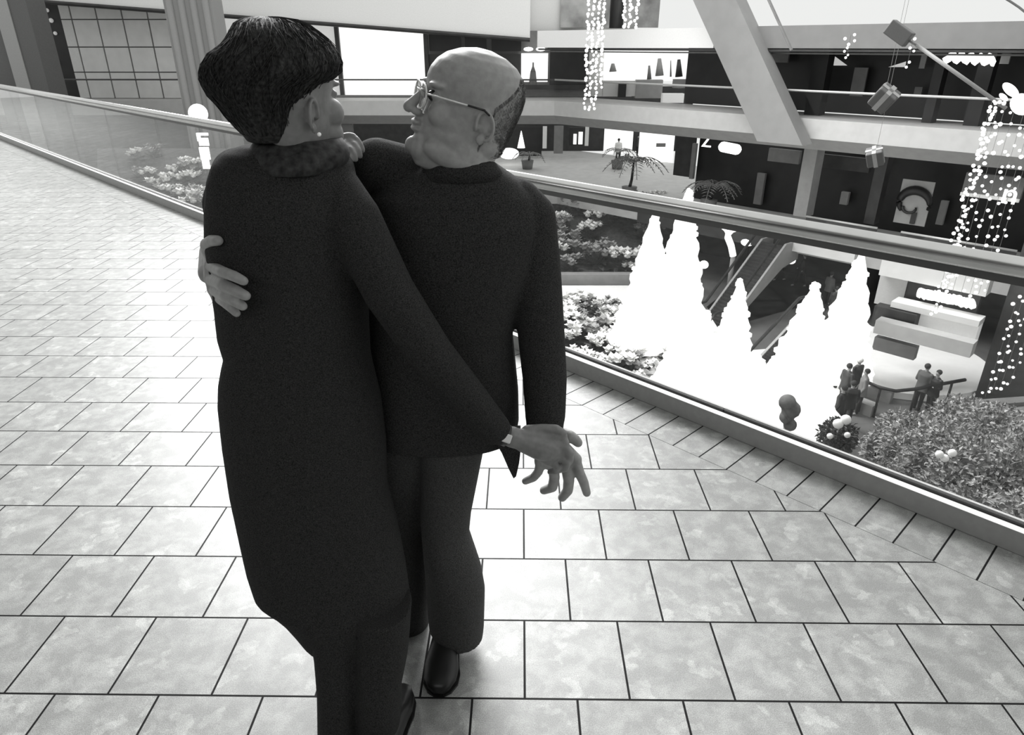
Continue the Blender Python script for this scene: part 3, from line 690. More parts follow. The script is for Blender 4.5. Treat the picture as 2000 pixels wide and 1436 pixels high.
# shops and counters right
E9 = LIP-1.5
def gbox(name, x0, x1, ytop, ybot, e2, th, m, label, cat): return panelE(name, x0, x1, ytop, ybot, e2, th, m, label, cat)
gbox('slab_edge', 1547, 1672, 475, 503, LIP+1.0, .4, M_white, 'white slab edge just under the handrail, left of the tall right-hand tree', 'slab')
kb = empty('kiosk', atE(1830, 620, 26), 'white kiosk with glowing strip sign beside the right-hand column', 'kiosk')
panelE('fascia', 1716, 1938, 512, 560, 26, .6, M_white, parent=kb)
panelE('opening', 1768, 1915, 552, 614, 26.3, .3, M_dark2, parent=kb)
panelE('side_wing', 1712, 1768, 540, 600, 26.4, .2, mat('wing_grey', .5, .6), parent=kb)
panelE('counter_top', 1735, 1918, 608, 620, 25.4, .7, M_white, parent=kb)
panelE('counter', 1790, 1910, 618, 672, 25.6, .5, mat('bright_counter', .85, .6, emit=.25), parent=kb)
panelE('dark_counter', 1702, 1788, 606, 642, 25.2, .5, M_dark2, parent=kb)
panelE('lower_band', 1702, 1905, 648, 676, 24.6, .5, M_fascia, parent=kb)
panelE('base', 1703, 1790, 668, 694, 24.9, .3, M_mid, parent=kb)
rnd = random.Random(9)
pts = [atE(1793+(1903-1793)*t, 572+t*22+rnd.uniform(-1.5, 1.5), 25.9) for t in [i/24 for i in range(25)]]
bm = B(); tubecurve(bm, pts, [.16+.03*(i % 2) for i in range(25)], 8); obj('neon_strip', bm, M_lamp, kb, True)
# big right column
cb = gp(1950, 795); rc = empty('column', (cb.x+1.0, cb.y, Z0), 'huge dark column at the right edge behind the light strings', 'column')
bm = B(); add_box(bm, (cb.x+.62, cb.y+.3, (Z0+2.2)/2), (1.7, 1.7, -Z0+2.2), -.95); obj('shaft', bm, mat('huge_dark_column', .045, .5, noise=.2, nscale=1), rc)

# curved railing by the rink
rr = empty('curved_railing', gp(1780, 775), 'dark curved railing in front of the white rink', 'railing')
for dz in (0, .6):
    pts = [atz(x, y, Z0+.5+dz) for x, y in ((1690, 745-0), (1720, 758), (1750, 764), (1790, 760), (1840, 750), (1885, 742))]
    bm = B(); tubecurve(bm, pts, .06, 8); obj('rail', bm, M_dark, rr, True)
for x, y in ((1720, 758), (1790, 760), (1860, 747)):
    q = atz(x, y, Z0+1.1); bm = B(); cyl(bm, (q.x, q.y, Z0), q, .04, seg=8); obj('post', bm, M_dark, rr, True)
# benches right edge
for i, (x, y) in enumerate(((1962, 786), (1966, 806))):
    p = atz(x, y, Z0+1.5); bm = B(); add_box(bm, p, (2.2, .35, .12), .15); add_box(bm, p-Vector((.8, 0, .7)), (.1, .3, 1.4), .15); add_box(bm, p-Vector((-.8, 0, .7)), (.1, .3, 1.4), .15)
    tag(obj('bench', bm, M_mid), ('farther', 'nearer')[i]+' dark bench slab by the right edge beyond the shrub', 'bench')
for i, (x0, y0, x1, y1) in enumerate(((1655, 760, 1740, 785), (1650, 790, 1705, 812))):
    a, b = gp(x0, y0), gp(x1, y1); bm = B(); add_box(bm, (a+b)/2+Vector((0, 0, .2)), ((b-a).length, .4, .4), math.atan2(b.y-a.y, b.x-a.x)); tag(obj('step_edge', bm, M_col), ('upper', 'lower')[i]+' pale step edge left of the big shrub', 'step')

# big shrub
def leaf_mass(name, blobs, n, size, m, parent, seed):
    rnd = random.Random(seed); bm = B(); tot = sum(b[1]**2 for b in blobs)
    for c, r in blobs:
        for k in range(int(n*r*r/tot)):
            d = Vector((rnd.gauss(0, 1), rnd.gauss(0, 1), rnd.gauss(0, 1))).normalized(); q = c+d*r*rnd.uniform(.75, 1.08)
            dd = Vector((rnd.gauss(0, 1), rnd.gauss(0, 1), rnd.gauss(0, .6)))+d*.6; leaf(bm, q, dd, size*rnd.uniform(.6, 1.4), size*.26, Vector((rnd.gauss(0, 1), rnd.gauss(0, 1), 1)))
    return obj(name, bm, m, parent)
sb = empty('big_shrub', atz(1870, 900, Z0), 'big feathery grey shrub filling the lower right beyond the glass', 'shrub')
blobs = []
rnd = random.Random(21)
for x, y, D, r in ((1800, 868, 11, .85), (1875, 828, 12, .85), (1930, 850, 11, .9), (1990, 895, 10, .9), (1860, 900, 10, 1.0), (1930, 940, 9, 1.0), (1990, 980, 8.5, .9), (1800, 920, 10, .6), (1850, 960, 9, .6), (2055, 930, 9.5, 1.1), (1755, 825, 12, .5), (1970, 1040, 7.8, .7), (1900, 1000, 8, .6), (2060, 1050, 7, .9), (1720, 860, 12, .45)):
    blobs.append((P(x, y+18, D), r*.82))
leaf_mass('foliage', blobs, 42000, .095, mat('shrub_leaf', .25, .6, noise=.7, nscale=4), sb, 2)
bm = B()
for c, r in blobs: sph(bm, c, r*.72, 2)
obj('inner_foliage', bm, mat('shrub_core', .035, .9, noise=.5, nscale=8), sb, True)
bm = B(); q0 = P(1930, 960, 9.6)
tubecurve(bm, [Vector((q0.x, q0.y, Z0)), Vector((q0.x+.1, q0.y, -6)), q0], [.2, .16, .1], 10); obj('stem', bm, M_dark2, sb, True)
db = empty('round_bush', atz(1637, 850, Z0), 'small dark round bush behind the glass left of the big shrub', 'bush')
bc = P(1637, 852, 13); leaf_mass('foliage', [(bc, .36)], 1500, .1, M_leaf, db, 4); bm = B(); sph(bm, bc, .28, 2); obj('inner_foliage', bm, M_dark, db, True); bm = B(); cyl(bm, (bc.x, bc.y, Z0), bc, .05, seg=8); obj('stem', bm, M_dark2, db, True)
for i, (x, y) in enumerate(((1652, 820), (1637, 828), (1621, 852), (1655, 850), (1750, 828), (1743, 840), (1860, 885), (1845, 895), (1835, 888))):
    bm = B(); sph(bm, P(x, y, 11.6 if i < 6 else 8.6), .10 if i < 2 else .06, 2)
    tag(obj('white_bloom', bm, mat('white_bloom', .85, .6), None, True), 'small white bloom ball ' + ('beside the dark round bush' if i < 4 else 'on the big shrub'), 'flower', 'white blooms near bush' if i < 4 else 'white blooms on shrub')
wt = empty('waiter_shape', P(1541, 820, 15), 'dark lumpy topiary shape in front of the glowing trees', 'topiary')
bm = B(); 
for x, y, r in ((1538, 786, .20), (1545, 800, .22), (1536, 815, .17), (1543, 830, .16)): sph(bm, P(x, y, 14), r, 2)
fused('foliage', bm, .04, mat('topiary_grey', .12, .8, noise=.4, nscale=6), wt, 1)
bm = B(); q = P(1540, 800, 14); cyl(bm, (q.x, q.y, Z0), q, .04, seg=8); obj('stem', bm, M_col, wt, True)

# ---- light strings
bulb_bm = B(); sph(bulb_bm, (0, 0, 0), .5, 2); bulb_me = bpy.data.meshes.new('bulb'); bulb_bm.to_mesh(bulb_me); bulb_bm.free(); bulb_me.materials.append(M_lamp)
bulb_me.polygons.foreach_set('use_smooth', [True]*len(bulb_me.polygons))
ORD = ['first', 'second', 'third', 'fourth', 'fifth', 'sixth', 'seventh', 'eighth', 'ninth', 'tenth', 'eleventh']
def string(xt, yt, yb, D, n, size, where, k, group, seed, jit=.6):
    rnd = random.Random(seed*31+k); top = P(xt, yt, D); d = ray(xt-(yb-yt)*(xt-995)/2866, yb)
    bx = P(xt-(yb-yt)*(xt-995)/2866, yb, D)
    root = empty('light_string', (top.x, top.y, bx.z), ORD[k]+' string from the left '+where, 'light string', group)
    bm = B(); cyl(bm, (top.x, top.y, bx.z), top, .0022*D/10, seg=5); obj('wire', bm, M_mid, root)
    for i in range(n):
        o = bpy.data.objects.new('bulb', bulb_me); COL.objects.link(o); o.parent = root
        z = (top.z-bx.z)*(i+rnd.uniform(-.35, .35))/(n-1)
        o.location = (rnd.uniform(-jit, jit)*size*1.6, rnd.uniform(-1, 1)*size, z); s = size*rnd.uniform(.75, 1.2); o.scale = (s, s, s)
for k, (x, n) in enumerate(((1938, 44), (1944, 44), (1951, 36), (1966, 22), (1985, 22), (2004, 21), (2022, 21), (2036, 20))):
    string(x, 196-(0 if k < 3 else 6)+k*3, 610-k*4-(0 if k < 2 else 12), 11.0+.25*(k % 3), n, .052, 'in the curtain of bulbs by the right edge', k, 'strings of the right-hand light curtain', 1)
for k, (x, n) in enumerate(((1985, 11), (2000, 13), (2018, 13), (2040, 14))):
    string(x, 590-k*12, 775-k*8, 10.3+.3*k, n, .05, 'over the huge column below the handrail', k, 'strings over the huge column', 2)
for k, x in enumerate((1152, 1162, 1172, 1182)):
    string(x, -12, 214 if k < 3 else 170, 30, 32, .115, 'in the far curtain of bulbs top centre', k, 'strings of the far light curtain', 3, .3)
for k, x in enumerate((1222, 1234, 1246)):
    string(x, -12, 54, 30.5, 11, .12, 'right of the dark hanging column top centre', k, 'strings right of the hanging column', 4, .3)
for k, (x, y0, y1, n) in enumerate(((1662, 68, 112, 8), (1783, 78, 130, 5))):
    string(x, y0, y1, 15, n, .05, 'of the two short loose strings under the upper slab', k, 'short loose light strings', 6, 1.2)
hc = P(1203, 55, 31); bm = B(); cyl(bm, hc, hc+Vector((0, 0, 6)), .28, seg=16); tag(obj('hanging_column', bm, M_dark, None, True), 'dark hanging column between light strings at the top centre', 'column')
panelY('upper_window', 1095, 1288, -10, 54, 43.2, .2, mat('upper_far_window', .33, .6, noise=.5, nscale=.9), 'grey cluttered far window high up behind the hanging column', 'window')

# ================================================================= THE COUPLE
M_skin = mat('skin_light', .33, .5, noise=.12, nscale=60, bump=.25)
M_skinw = mat('skin_darker', .22, .5, noise=.12, nscale=60, bump=.2)
M_wool = mat('black_wool', .032, .95, noise=.75, nscale=420, spec=.15, bump=.3)
M_wool2 = mat('black_jacket_cloth', .034, .9, noise=.75, nscale=380, spec=.15, bump=.3)
M_trous = mat('charcoal_trousers', .06, .85, noise=.6, nscale=360, spec=.2, bump=.3)
M_hair = mat('dark_hair', .03, .75, noise=.8, nscale=150, spec=.3, bump=.6)
M_stub = mat('short_grey_hair', .3, .8, noise=.5, nscale=320, bump=.7)
M_shoe = mat('black_leather', .01, .35, noise=.2, nscale=40)
M_gold = mat('pale_spectacle_metal', .75, .35, .3)

HEADROWS = [  # z, front, back, half width, narrowing in front   (z up from chin, x forward from the ear)
 (-.012, .060, -.02, .022, .3), (-.004, .082, -.045, .036, .4), (.012, .092, -.060, .046, .45), (.030, .094, -.072, .053, .45), (.050, .088, -.080, .060, .42),
 (.072, .090, -.086, .064, .38), (.095, .086, -.091, .068, .34), (.120, .080, -.096, .072, .28), (.140, .078, -.100, .075, .22), (.160, .086, -.103, .077, .18),
 (.178, .088, -.104, .078, .12), (.196, .084, -.101, .077, .06), (.214, .074, -.093, .072, 0), (.230, .058, -.078, .062, 0), (.243, .034, -.054, .045, 0), (.251, .004, -.024, .022, 0)]
def head_shapes(bm, M, s=1.0, nose=1.0, EX=-.014):
    rings = []
    for z, f, b, hw, k in HEADROWS:
        r = ring(((f+b)/2, 0, z), (f-b)/2, hw, 36, 2.15, k); rings.append([M @ (Vector(p)*s) for p in r])
    loft(bm, rings)
    def e(c, r, rot=(0, 0, 0)):
        q = Euler(rot).to_matrix().to_4x4()
        T = M @ Matrix.Diagonal((s, s, s, 1)) @ Matrix.Translation(c) @ q
        bmesh.ops.create_icosphere(bm, subdivisions=3, radius=1, matrix=T @ Matrix.Diagonal((*r, 1)))
    def ch(pts):
        chain(bm, [(M @ (Vector(p)*s), r*s) for p, r in pts], 14, 2)
    # nose: bridge to tip, wings, columella
    ch([((.078, 0, .158), .007), ((.080+.010*nose, 0, .143), .0085), ((.083+.021*nose, 0, .122), .0105), ((.085+.0275*nose, 0, .109), .0125*(.5+.5*nose))])
    for sg in (1, -1):
        e((.084+.014*nose, sg*.0125, .104), (.012, .0085, .0085))
        e((.070, sg*.034, .165), (.019, .022, .0075), (0, 0, sg*-.35))     # brow
        e((.052, sg*.034, .112), (.030, .020, .030))                        # cheekbone
        e((.030, sg*.044, .034), (.052, .016, .026), (0, -.2, sg*-.35))    # jaw
        e((.074, sg*.031, .143), (.011, .014, .0105))                       # eyelids
        # ear: rim, lobe, inner fold
        rim = []
        for i in range(15):
            t = math.radians(-75+i*19); rim.append((EX-.006-.0165*math.cos(t)*1.0+.003*math.sin(t), sg*(.074+.010*max(0, -(-math.cos(t)))*.8+.004), .110+.029*math.sin(t)))
        ch([(p, .0040) for p in rim])
        e((EX-.004, sg*.074, .082), (.0085, .0055, .0115)); e((EX-.010, sg*.072, .112), (.014, .0075, .024), (0, .15, sg*-.3))
        ch([((EX-.012, sg*.079, .130), .003), ((EX-.014, sg*.080, .114), .0032), ((EX-.008, sg*.079, .098), .003)])
        e((EX+.009, sg*.074, .104), (.004, .005, .008))
    e((.094, 0, .083), (.010, .022, .0065)); e((.093, 0, .069), (.0095, .020, .0065)); e((.081, 0, .030), (.0155, .028, .026)); e((.083, 0, .052), (.011, .022, .014))  # lips, chin
    e((.090, 0, .093), (.008, .012, .009))

def frame(fwd, up, loc):
    x = Vector(fwd).normalized(); z = Vector(up); z = (z-x*z.dot(x)).normalized(); y = z.cross(x)
    m = Matrix((x, y, z)).transposed().to_4x4(); m.translation = loc; return m

def hand(bm, wrist, palm_c, fingers, thumb, r=.0098, wr=.026):
    """one hand: wrist -> palm -> five separate bent fingers given as point lists"""
    bases = [f[0] for f in fingers]
    for b in bases:
        chain(bm, [(wrist, wr*.80), (wrist.lerp(b, .55), wr*.62), (b, r*1.35)], 12, 2)
    chain(bm, [(wrist, wr), (palm_c, wr*.80)], 14, 2)
    for a, b in zip(bases, bases[1:]): chain(bm, [(a, r*1.25), (b, r*1.25)], 10, 2)
    for f, k in zip(fingers, (1.0, 1.08, 1.03, .88)):
        chain(bm, [(p, r*k*(1.12, 1.06, 1.0, .86)[min(i, 3)]) for i, p in enumerate(f)], 12, 2)
    chain(bm, [(p, r*(1.5, 1.25, 1.1, .95)[min(i, 3)]) for i, p in enumerate(thumb)], 12, 2)

# ---------------------------------------------------------------- man
YM = 1.60
man = empty('person', (P(870, 1250, 1.62).x, 1.62, 0), 'bald man in black jacket and glasses, embracing the woman at his side', 'person')
tilt = math.radians(13)
Mh = frame((-math.cos(tilt)*.95, -.30, math.sin(tilt)), (math.sin(tilt), 0, math.cos(tilt)), P(888, 322, YM)+Vector((0, .01, -.012))) @ Matrix.Diagonal((1.10, 1, 1, 1))
HS = 1.03
bm = B(); head_shapes(bm, Mh, HS)
# heavy neck and jowl
chain(bm, [(P(893, 268, YM), .060), (P(905, 300, YM+.01), .066), (P(915, 360, YM+.03), .072)], 20, 3)
chain(bm, [(P(808, 283, YM-.01), .020), (P(835, 298, YM), .030), (P(880, 300, YM), .040)], 18, 3); sph(bm, P(938, 268, YM+.01), (.050, .055, .06), 3)
chain(bm, [(P(900, 430, YM+.06), .10), (P(880, 620, YM+.06), .095), (P(860, 800, YM+.04), .10)], 20, 3)
chain(bm, [(P(915, 380, YM+.05), .07), (P(1030, 430, YM+.06), .045), (P(1060, 640, YM+.04), .036), (P(1064, 830, YM-.03), .026)], 14, 2)
chain(bm, [(P(880, 380, YM+.05), .07), (P(745, 345, YM+.06), .045), (P(600, 440, 1.80), .036), (P(460, 505, 1.66), .028)], 14, 2)
chain(bm, [(P(890, 820, YM+.04), .08), (P(880, 1040, YM+.02), .05), (P(880, 1225, YM+.0), .035)], 14, 2)
chain(bm, [(P(800, 820, YM+.04), .08), (P(775, 1040, YM+.08), .05), (P(770, 1200, YM+.1), .035)], 14, 2)
# hand hanging at image right, fingers spread downward
Y1 = 1.56
w0 = P(1066, 838, Y1); q = lambda *a: [P(x, y, Y1+dy) for x, y, dy in a]
hand(bm, w0, P(1072, 885, Y1), [
    q((1124, 898, 0), (1131, 922, -.01), (1140, 942, -.01), (1146, 963, 0)),
    q((1106, 908, 0), (1111, 938, -.015), (1109, 958, -.01), (1098, 972, 0)),
    q((1080, 908, 0), (1083, 934, -.015), (1079, 952, -.01), (1062, 958, 0)),
    q((1056, 902, 0), (1052, 921, -.01), (1042, 933, -.005), (1026, 940, 0))],
    q((1098, 850, .01), (1112, 852, 0), (1122, 858, 0), (1129, 865, 0)), .0135, .029)
# hand wrapped round the woman's side from the front
Y2 = 1.47
q = lambda *a: [P(x, y, Y2+dy) for x, y, dy in a]
hand(bm, P(416, 492, 1.58), P(408, 535, 1.50), [
    q((412, 520, -.02), (436, 532, -.125), (458, 540, -.150), (476, 549, -.158)),
    q((412, 545, -.02), (436, 557, -.120), (460, 568, -.145), (480, 578, -.152)),
    q((418, 566, -.02), (440, 578, -.110), (458, 588, -.140), (474, 598, -.145)),
    q((426, 582, -.02), (440, 592, -.100), (452, 602, -.125), (462, 612, -.132))],
    q((408, 490, .02), (404, 478, -.02), (414, 470, -.06), (426, 470, -.09)), .0115, .03)
body_m = fused('body', bm, .0028, M_skin, man, 5, .5)
# clipped hair round the back and sides
bm = B(); hrnd = random.Random(12)
def skull(z, t):
    for r0, r1 in zip(HEADROWS, HEADROWS[1:]):
        if r0[0] <= z <= r1[0]:
            u = (z-r0[0])/(r1[0]-r0[0]); f_, b_, w_ = (r0[i]+(r1[i]-r0[i])*u for i in (1, 2, 3)); break
    ct, st = math.cos(t), math.sin(t)
    return Vector(((f_+b_)/2+(f_-b_)/2*math.copysign(abs(ct)**.93, ct), w_*math.copysign(abs(st)**.93, st), z))
for k in range(3000):
    z = hrnd.uniform(.055, .222); lim = 112 if z < .15 else 112+(z-.15)*620; t = math.radians(lim+hrnd.gauss(0, 5)+hrnd.random()*(360-2*lim)) if hrnd.random() < .9 else math.radians(lim-8)
    if not math.radians(96) < t < math.radians(264): continue
    p0 = skull(z, t); n_ = Vector((p0.x+.01, p0.y, (z-.14)*.4)).normalized()
    p1 = p0+n_*.0022+Vector((-.002, 0, -.006)); p2 = skull(min(max(z-.011, .03), .24), t)+n_*.0012
    tubecurve(bm, [Mh @ (p0*HS*.995), Mh @ (p1*HS), Mh @ (p2*HS)], .00032, 3)
obj('hair', bm, M_stub, man, True)
# eyes
for sg in (1, -1):
    bm = B(); sph(bm, Mh @ (Vector((.077, sg*.031, .143))*HS), .0115, 3); obj('eye', bm, mat('eye_dark', .03, .2), man, True)
# spectacles
gl_ = B()
def ht(x, y, z): return Mh @ (Vector((x, y, z))*HS)
for sg in (1, -1):
    pts = [ht(.098-.004*abs(math.cos(t)), sg*(.034+.026*math.cos(t)), .138+.024*math.sin(t)) for t in [2*math.pi*i/28 for i in range(28)]]
    tubecurve(gl_, pts, .0021, 8, True)
chain(gl_, [(ht(.098, .009, .145), .0018), (ht(.102, 0, .149), .0018), (ht(.098, -.009, .145), .0018)], 8, 1)
gs = obj('glasses', gl_, M_gold, man, True)
for sg in (1, -1):
    bm = B(); rr_ = [[ht(.0965+dx, sg*(.034+.0245*math.cos(t)), .138+.0225*math.sin(t)) for t in [2*math.pi*i/28 for i in range(28)]] for dx in (0, .0015)]
    loft(bm, rr_); obj('lens', bm, glass_mat('lens_glass', .8, 1.5), gs)
    bm = B(); chain(bm, [(ht(.093, sg*.060, .146), .0019), (ht(.082, sg*.076, .147), .0019), (ht(.020, sg*.083, .144), .0018)], 8, 1); obj('temple', bm, M_gold, gs, True)
    bm = B(); chain(bm, [(ht(.020, sg*.083, .144), .0021), (ht(-.012, sg*.084, .142), .0023), (ht(-.024, sg*.083, .134), .002)], 8, 1); obj('temple_tip', bm, M_shoe, gs, True)
# jacket with both sleeves
bm = B()
pxloft(bm, [(318, 835, 968, 1.63, .062), (330, 800, 985, 1.64, .085), (350, 760, 1015, 1.65, .105), (380, 718, 1050, 1.66, .13), (430, 706, 1062, 1.66, .14), (520, 704, 1045, 1.66, .14),
            (600, 703, 1015, 1.66, .135), (650, 703, 1004, 1.66, .13), (700, 703, 1009, 1.66, .132), (760, 703, 1015, 1.65, .135), (820, 705, 1016, 1.64, .135), (846, 708, 1008, 1.64, .13)], 2.3)
chain(bm, [(P(1008, 398, 1.66), .062), (P(1036, 426, 1.66), .062), (P(1046, 530, 1.66), .064), (P(1056, 640, 1.64), .061), (P(1064, 740, 1.61), .058), (P(1065, 812, 1.58), .053)], 24, 3)
cyl(bm, P(1065, 800, 1.585), P(1064, 842, 1.565), .053, .048, 28)
chain(bm, [(P(800, 345, 1.66), .07), (P(738, 326, 1.66), .066), (P(650, 390, 1.76), .062), (P(560, 460, 1.83), .058), (P(462, 500, 1.70), .046), (P(438, 498, 1.63), .042)], 20, 3)
jk = fused('jacket', bm, .0055, M_wool2, man, 3)
# loose front corner of the jacket
bm = B(); fr = [(952, 838), (1017, 838), (1017, 880), (1014, 905), (1008, 931), (1003, 935), (993, 915), (980, 885), (966, 862)]
a = [bm.verts.new(P(x, y, 1.53)) for x, y in fr]; b = [bm.verts.new(P(x, y, 1.53)+Vector((0, .018, 0))) for x, y in fr]
bm.faces.new(a); bm.faces.new(b[::-1])
for i in range(len(fr)): bm.faces.new((a[i], b[i], b[(i+1) % len(fr)], a[(i+1) % len(fr)]))
cr = obj('jacket_corner', bm, M_wool2, man)
# turned-up collar
bm = B(); pxloft(bm, [(312, 842, 962, 1.605, .055), (322, 832, 972, 1.61, .066), (345, 800, 992, 1.63, .085)], 2.2); obj('collar', bm, M_wool2, man, True)
# trousers
bm = B()
pxloft(bm, [(815, 800, 960, 1.63, .11), (850, 812, 951, 1.63, .11), (900, 818, 941, 1.63, .10), (950, 820, 931, 1.62, .09), (1000, 821, 921, 1.61, .08), (1040, 823, 917, 1.60, .075),
            (1075, 826, 929, 1.59, .078), (1110, 829, 941, 1.59, .08), (1150, 832, 948, 1.59, .08), (1190, 835, 947, 1.60, .08), (1222, 838, 946, 1.60, .08), (1240, 850, 944, 1.60, .078)], 2.2)
pxloft(bm, [(815, 700, 870, 1.66, .11), (950, 720, 848, 1.68, .09), (1100, 735, 846, 1.70, .08), (1225, 750, 838, 1.71, .075)], 2.2)
fused('trousers', bm, .006, M_trous, man, 2)
def shoe(toe, heel, wd, par, name='shoe', hh=.055):
    d = (heel-toe); d.z = 0; L = d.length; h = d.normalized(); s = Vector((h.y, -h.x, 0)); bm = B(); rings = []
    for u, w_, z in ((0, .25, .02), (.06, .62, .034), (.2, .93, .045), (.38, 1.0, .058), (.55, .88, .075), (.75, .78, .085), (.93, .74, .085), (1, .5, .075)):
        c = toe+h*L*u; rings.append([c+s*(wd/2*w_*math.copysign(abs(math.cos(t))**.8, math.cos(t)))+Vector((0, 0, z/2+.006+z/2*math.copysign(abs(math.sin(t))**.7, math.sin(t)))) for t in [2*math.pi*i/24 for i in range(24)]])
    loft(bm, rings); o = obj(name, bm, M_shoe, par, True)
    bm = B(); rr = []
    for z in (0.0005, .008):
        ring_ = []
        prof = ((0, .3), (.06, .68), (.2, 1), (.38, 1.06), (.55, .92), (.75, .84), (.93, .8), (1.0, .5))
        for u, w_ in prof: ring_.append(toe+h*L*u+s*wd/2*w_+Vector((0, 0, z)))
        for u, w_ in prof[::-1]: ring_.append(toe+h*L*u-s*wd/2*w_+Vector((0, 0, z)))
        rr.append(ring_)
    loft(bm, rr)
    so = bpy.data.objects.new('sole', bpy.data.meshes.new('sole')); bmesh.ops.recalc_face_normals(bm, faces=bm.faces[:]); bm.to_mesh(so.data); bm.free(); so.data.materials.append(M_shoe)
    so.data.transform(Matrix.Translation(-par.location)); COL.objects.link(so); so.parent = o
    return o
t0 = atz(857, 1362, 0); shoe(Vector((t0.x, t0.y, 0)), atz(872, 1268, 0)+Vector((0, .03, 0)), .104, man)
t0 = atz(790, 1275, 0); shoe(Vector((t0.x-.03, t0.y+.10, 0)), Vector((t0.x-.03, t0.y+.38, 0)), .10, man)

# ---------------------------------------------------------------- woman
wo = empty('person', (P(700, 1380, 1.32).x, 1.32, 0), 'dark-haired woman in a long black coat, seen from behind in an embrace', 'person')
ang = math.radians(60)
YWo = 1.50
Wh = frame((math.cos(ang), math.sin(ang), 0), (0, 0, 1), P(598, 308, YWo)+Vector((0, -.01, -.010)))
WS = .93
bm = B(); head_shapes(bm, Wh, WS, .25, -.030)
for c_, r_ in (((.052, -.040, .105), (.034, .030, .034)), ((.050, -.034, .06), (.034, .030, .036))): bmesh.ops.create_icosphere(bm, subdivisions=3, radius=1, matrix=Wh @ Matrix.Diagonal((WS, WS, WS, 1)) @ Matrix.Translation(c_) @ Matrix.Diagonal((*r_, 1)))
chain(bm, [(P(590, 235, YWo), .050), (P(592, 275, YWo), .052), (P(575, 320, YWo), .060)], 18, 3)
chain(bm, [(P(560, 380, YWo), .09), (P(560, 560, YWo), .08), (P(570, 740, YWo), .085)], 18, 3)
chain(bm, [(P(560, 350, YWo), .06), (P(450, 345, YWo), .04), (P(436, 470, YWo+.06), .034), (P(520, 400, YWo+.22), .03), (P(640, 280, YWo+.13), .024)], 12, 2)
chain(bm, [(P(560, 350, YWo), .06), (P(650, 350, YWo), .04), (P(760, 560, 1.42), .034), (P(900, 760, 1.44), .03), (P(985, 852, 1.47), .024)], 12, 2)
chain(bm, [(P(600, 760, YWo), .08), (P(650, 1050, 1.42), .055), (P(668, 1240, 1.34), .04), (P(668, 1380, 1.28), .034)], 12, 2)
chain(bm, [(P(640, 760, YWo), .075), (P(700, 1050, 1.44), .05), (P(730, 1240, 1.33), .04), (P(738, 1390, 1.27), .034)], 12, 2)
# hand laid on the man's shoulder
q = lambda *a: [P(x, y, 1.585+dy) for x, y, dy in a]
hand(bm, P(652, 276, 1.60), P(668, 281, 1.595), [
    q((684, 268, 0), (696, 273, -.01), (703, 283, -.012), (708, 294, -.012)),
    q((681, 276, -.01), (692, 284, -.025), (699, 294, -.03), (703, 304, -.03)),
    q((676, 283, -.02), (685, 293, -.04), (691, 303, -.045), (694, 311, -.045)),
    q((670, 289, -.03), (677, 299, -.05), (682, 308, -.055), (684, 315, -.055))],
    q((664, 272, .01), (674, 268, 0), (682, 266, -.005), (690, 266, -.005)), .0078, .014)
# hand with the watch, laid over his hand
q = lambda *a: [P(x, y, 1.475+dy) for x, y, dy in a]
hand(bm, P(998, 853, 1.47), P(1052, 872, 1.475), [
    q((1098, 852, .01), (1104, 866, .0), (1106, 880, .012), (1100, 890, .03)),
    q((1102, 872, .0), (1112, 886, -.005), (1112, 900, .01), (1102, 908, .03)),
    q((1094, 890, .0), (1106, 902, -.005), (1104, 914, .01), (1092, 918, .03)),
    q((1074, 900, .0), (1088, 911, -.005), (1086, 920, .01), (1074, 922, .03))],
    q((1030, 842, .01), (1060, 838, .01), (1086, 838, .005), (1100, 846, .005)), .0105, .027)
chain(bm, [(P(1020, 860, 1.475), .029), (P(1056, 872, 1.478), .036), (P(1076, 876, 1.480), .033)], 14, 2)
body_w = fused('body', bm, .0028, M_skinw, wo, 5, .5)
tag(body_w, None)
# hair
bm = B()
hr = [(33, 500, 545, .03), (38, 478, 575, .055), (46, 467, 595, .075), (60, 461, 613, .095), (75, 454, 632, .11), (90, 440, 647, .12), (104, 421, 657, .13), (124, 408, 663, .135), (140, 404, 662, .135),
      (152, 404, 650, .13), (164, 408, 634, .125), (184, 419, 620, .118), (200, 435, 608, .11), (221, 450, 600, .10), (240, 464, 598, .088), (258, 478, 592, .075), (274, 488, 584, .062)]
R = []
for py, l, r, hd in hr:
    Yc = 1.475; a, b = P(l, py, Yc), P(r, py, Yc); R.append(ring(((a.x+b.x)/2, Yc, (a.z+b.z)/2), (b.x-a.x)/2*.99, hd, 44, 2.1))
loft(bm, R)
hair = fused('hair', bm, .004, M_hair, wo, 3, .5)
bm = B(); bm.from_mesh(hair.data); off = -wo.location
for k in range(1500):     # single strands lying on and lifting off the mass
    j = rnd.randrange(44)+rnd.random(); i0 = rnd.randrange(0, len(R)-5); L = rnd.randint(2, 5); lift = rnd.uniform(-.001, .006); dj = rnd.uniform(-.7, .7); pts = []
    for i in range(i0, min(i0+L+1, len(R)-1)):
        c = Vector((sum(v[0] for v in R[i])/44, 1.475, R[i][0][2])); jj = (j+dj*(i-i0)) % 44; p = Vector(R[i][int(jj)]).lerp(Vector(R[i][(int(jj)+1) % 44]), jj % 1)
        t = (i-i0)/L; pts.append(p+(p-c).normalized()*lift*math.sin(math.pi*min(1, t+.15))+off)
    if len(pts) > 1: tubecurve(bm, pts, .0007, 3)
bm.to_mesh(hair.data); bm.free()
hair.data.polygons.foreach_set('use_smooth', [True]*len(hair.data.polygons))
bm = B(); e_ = Wh @ (Vector((-.030, -.084, .070))*WS); sph(bm, e_, .0042, 2); obj('earring', bm, mat('pearl', .85, .2, emit=.1), wo, True)
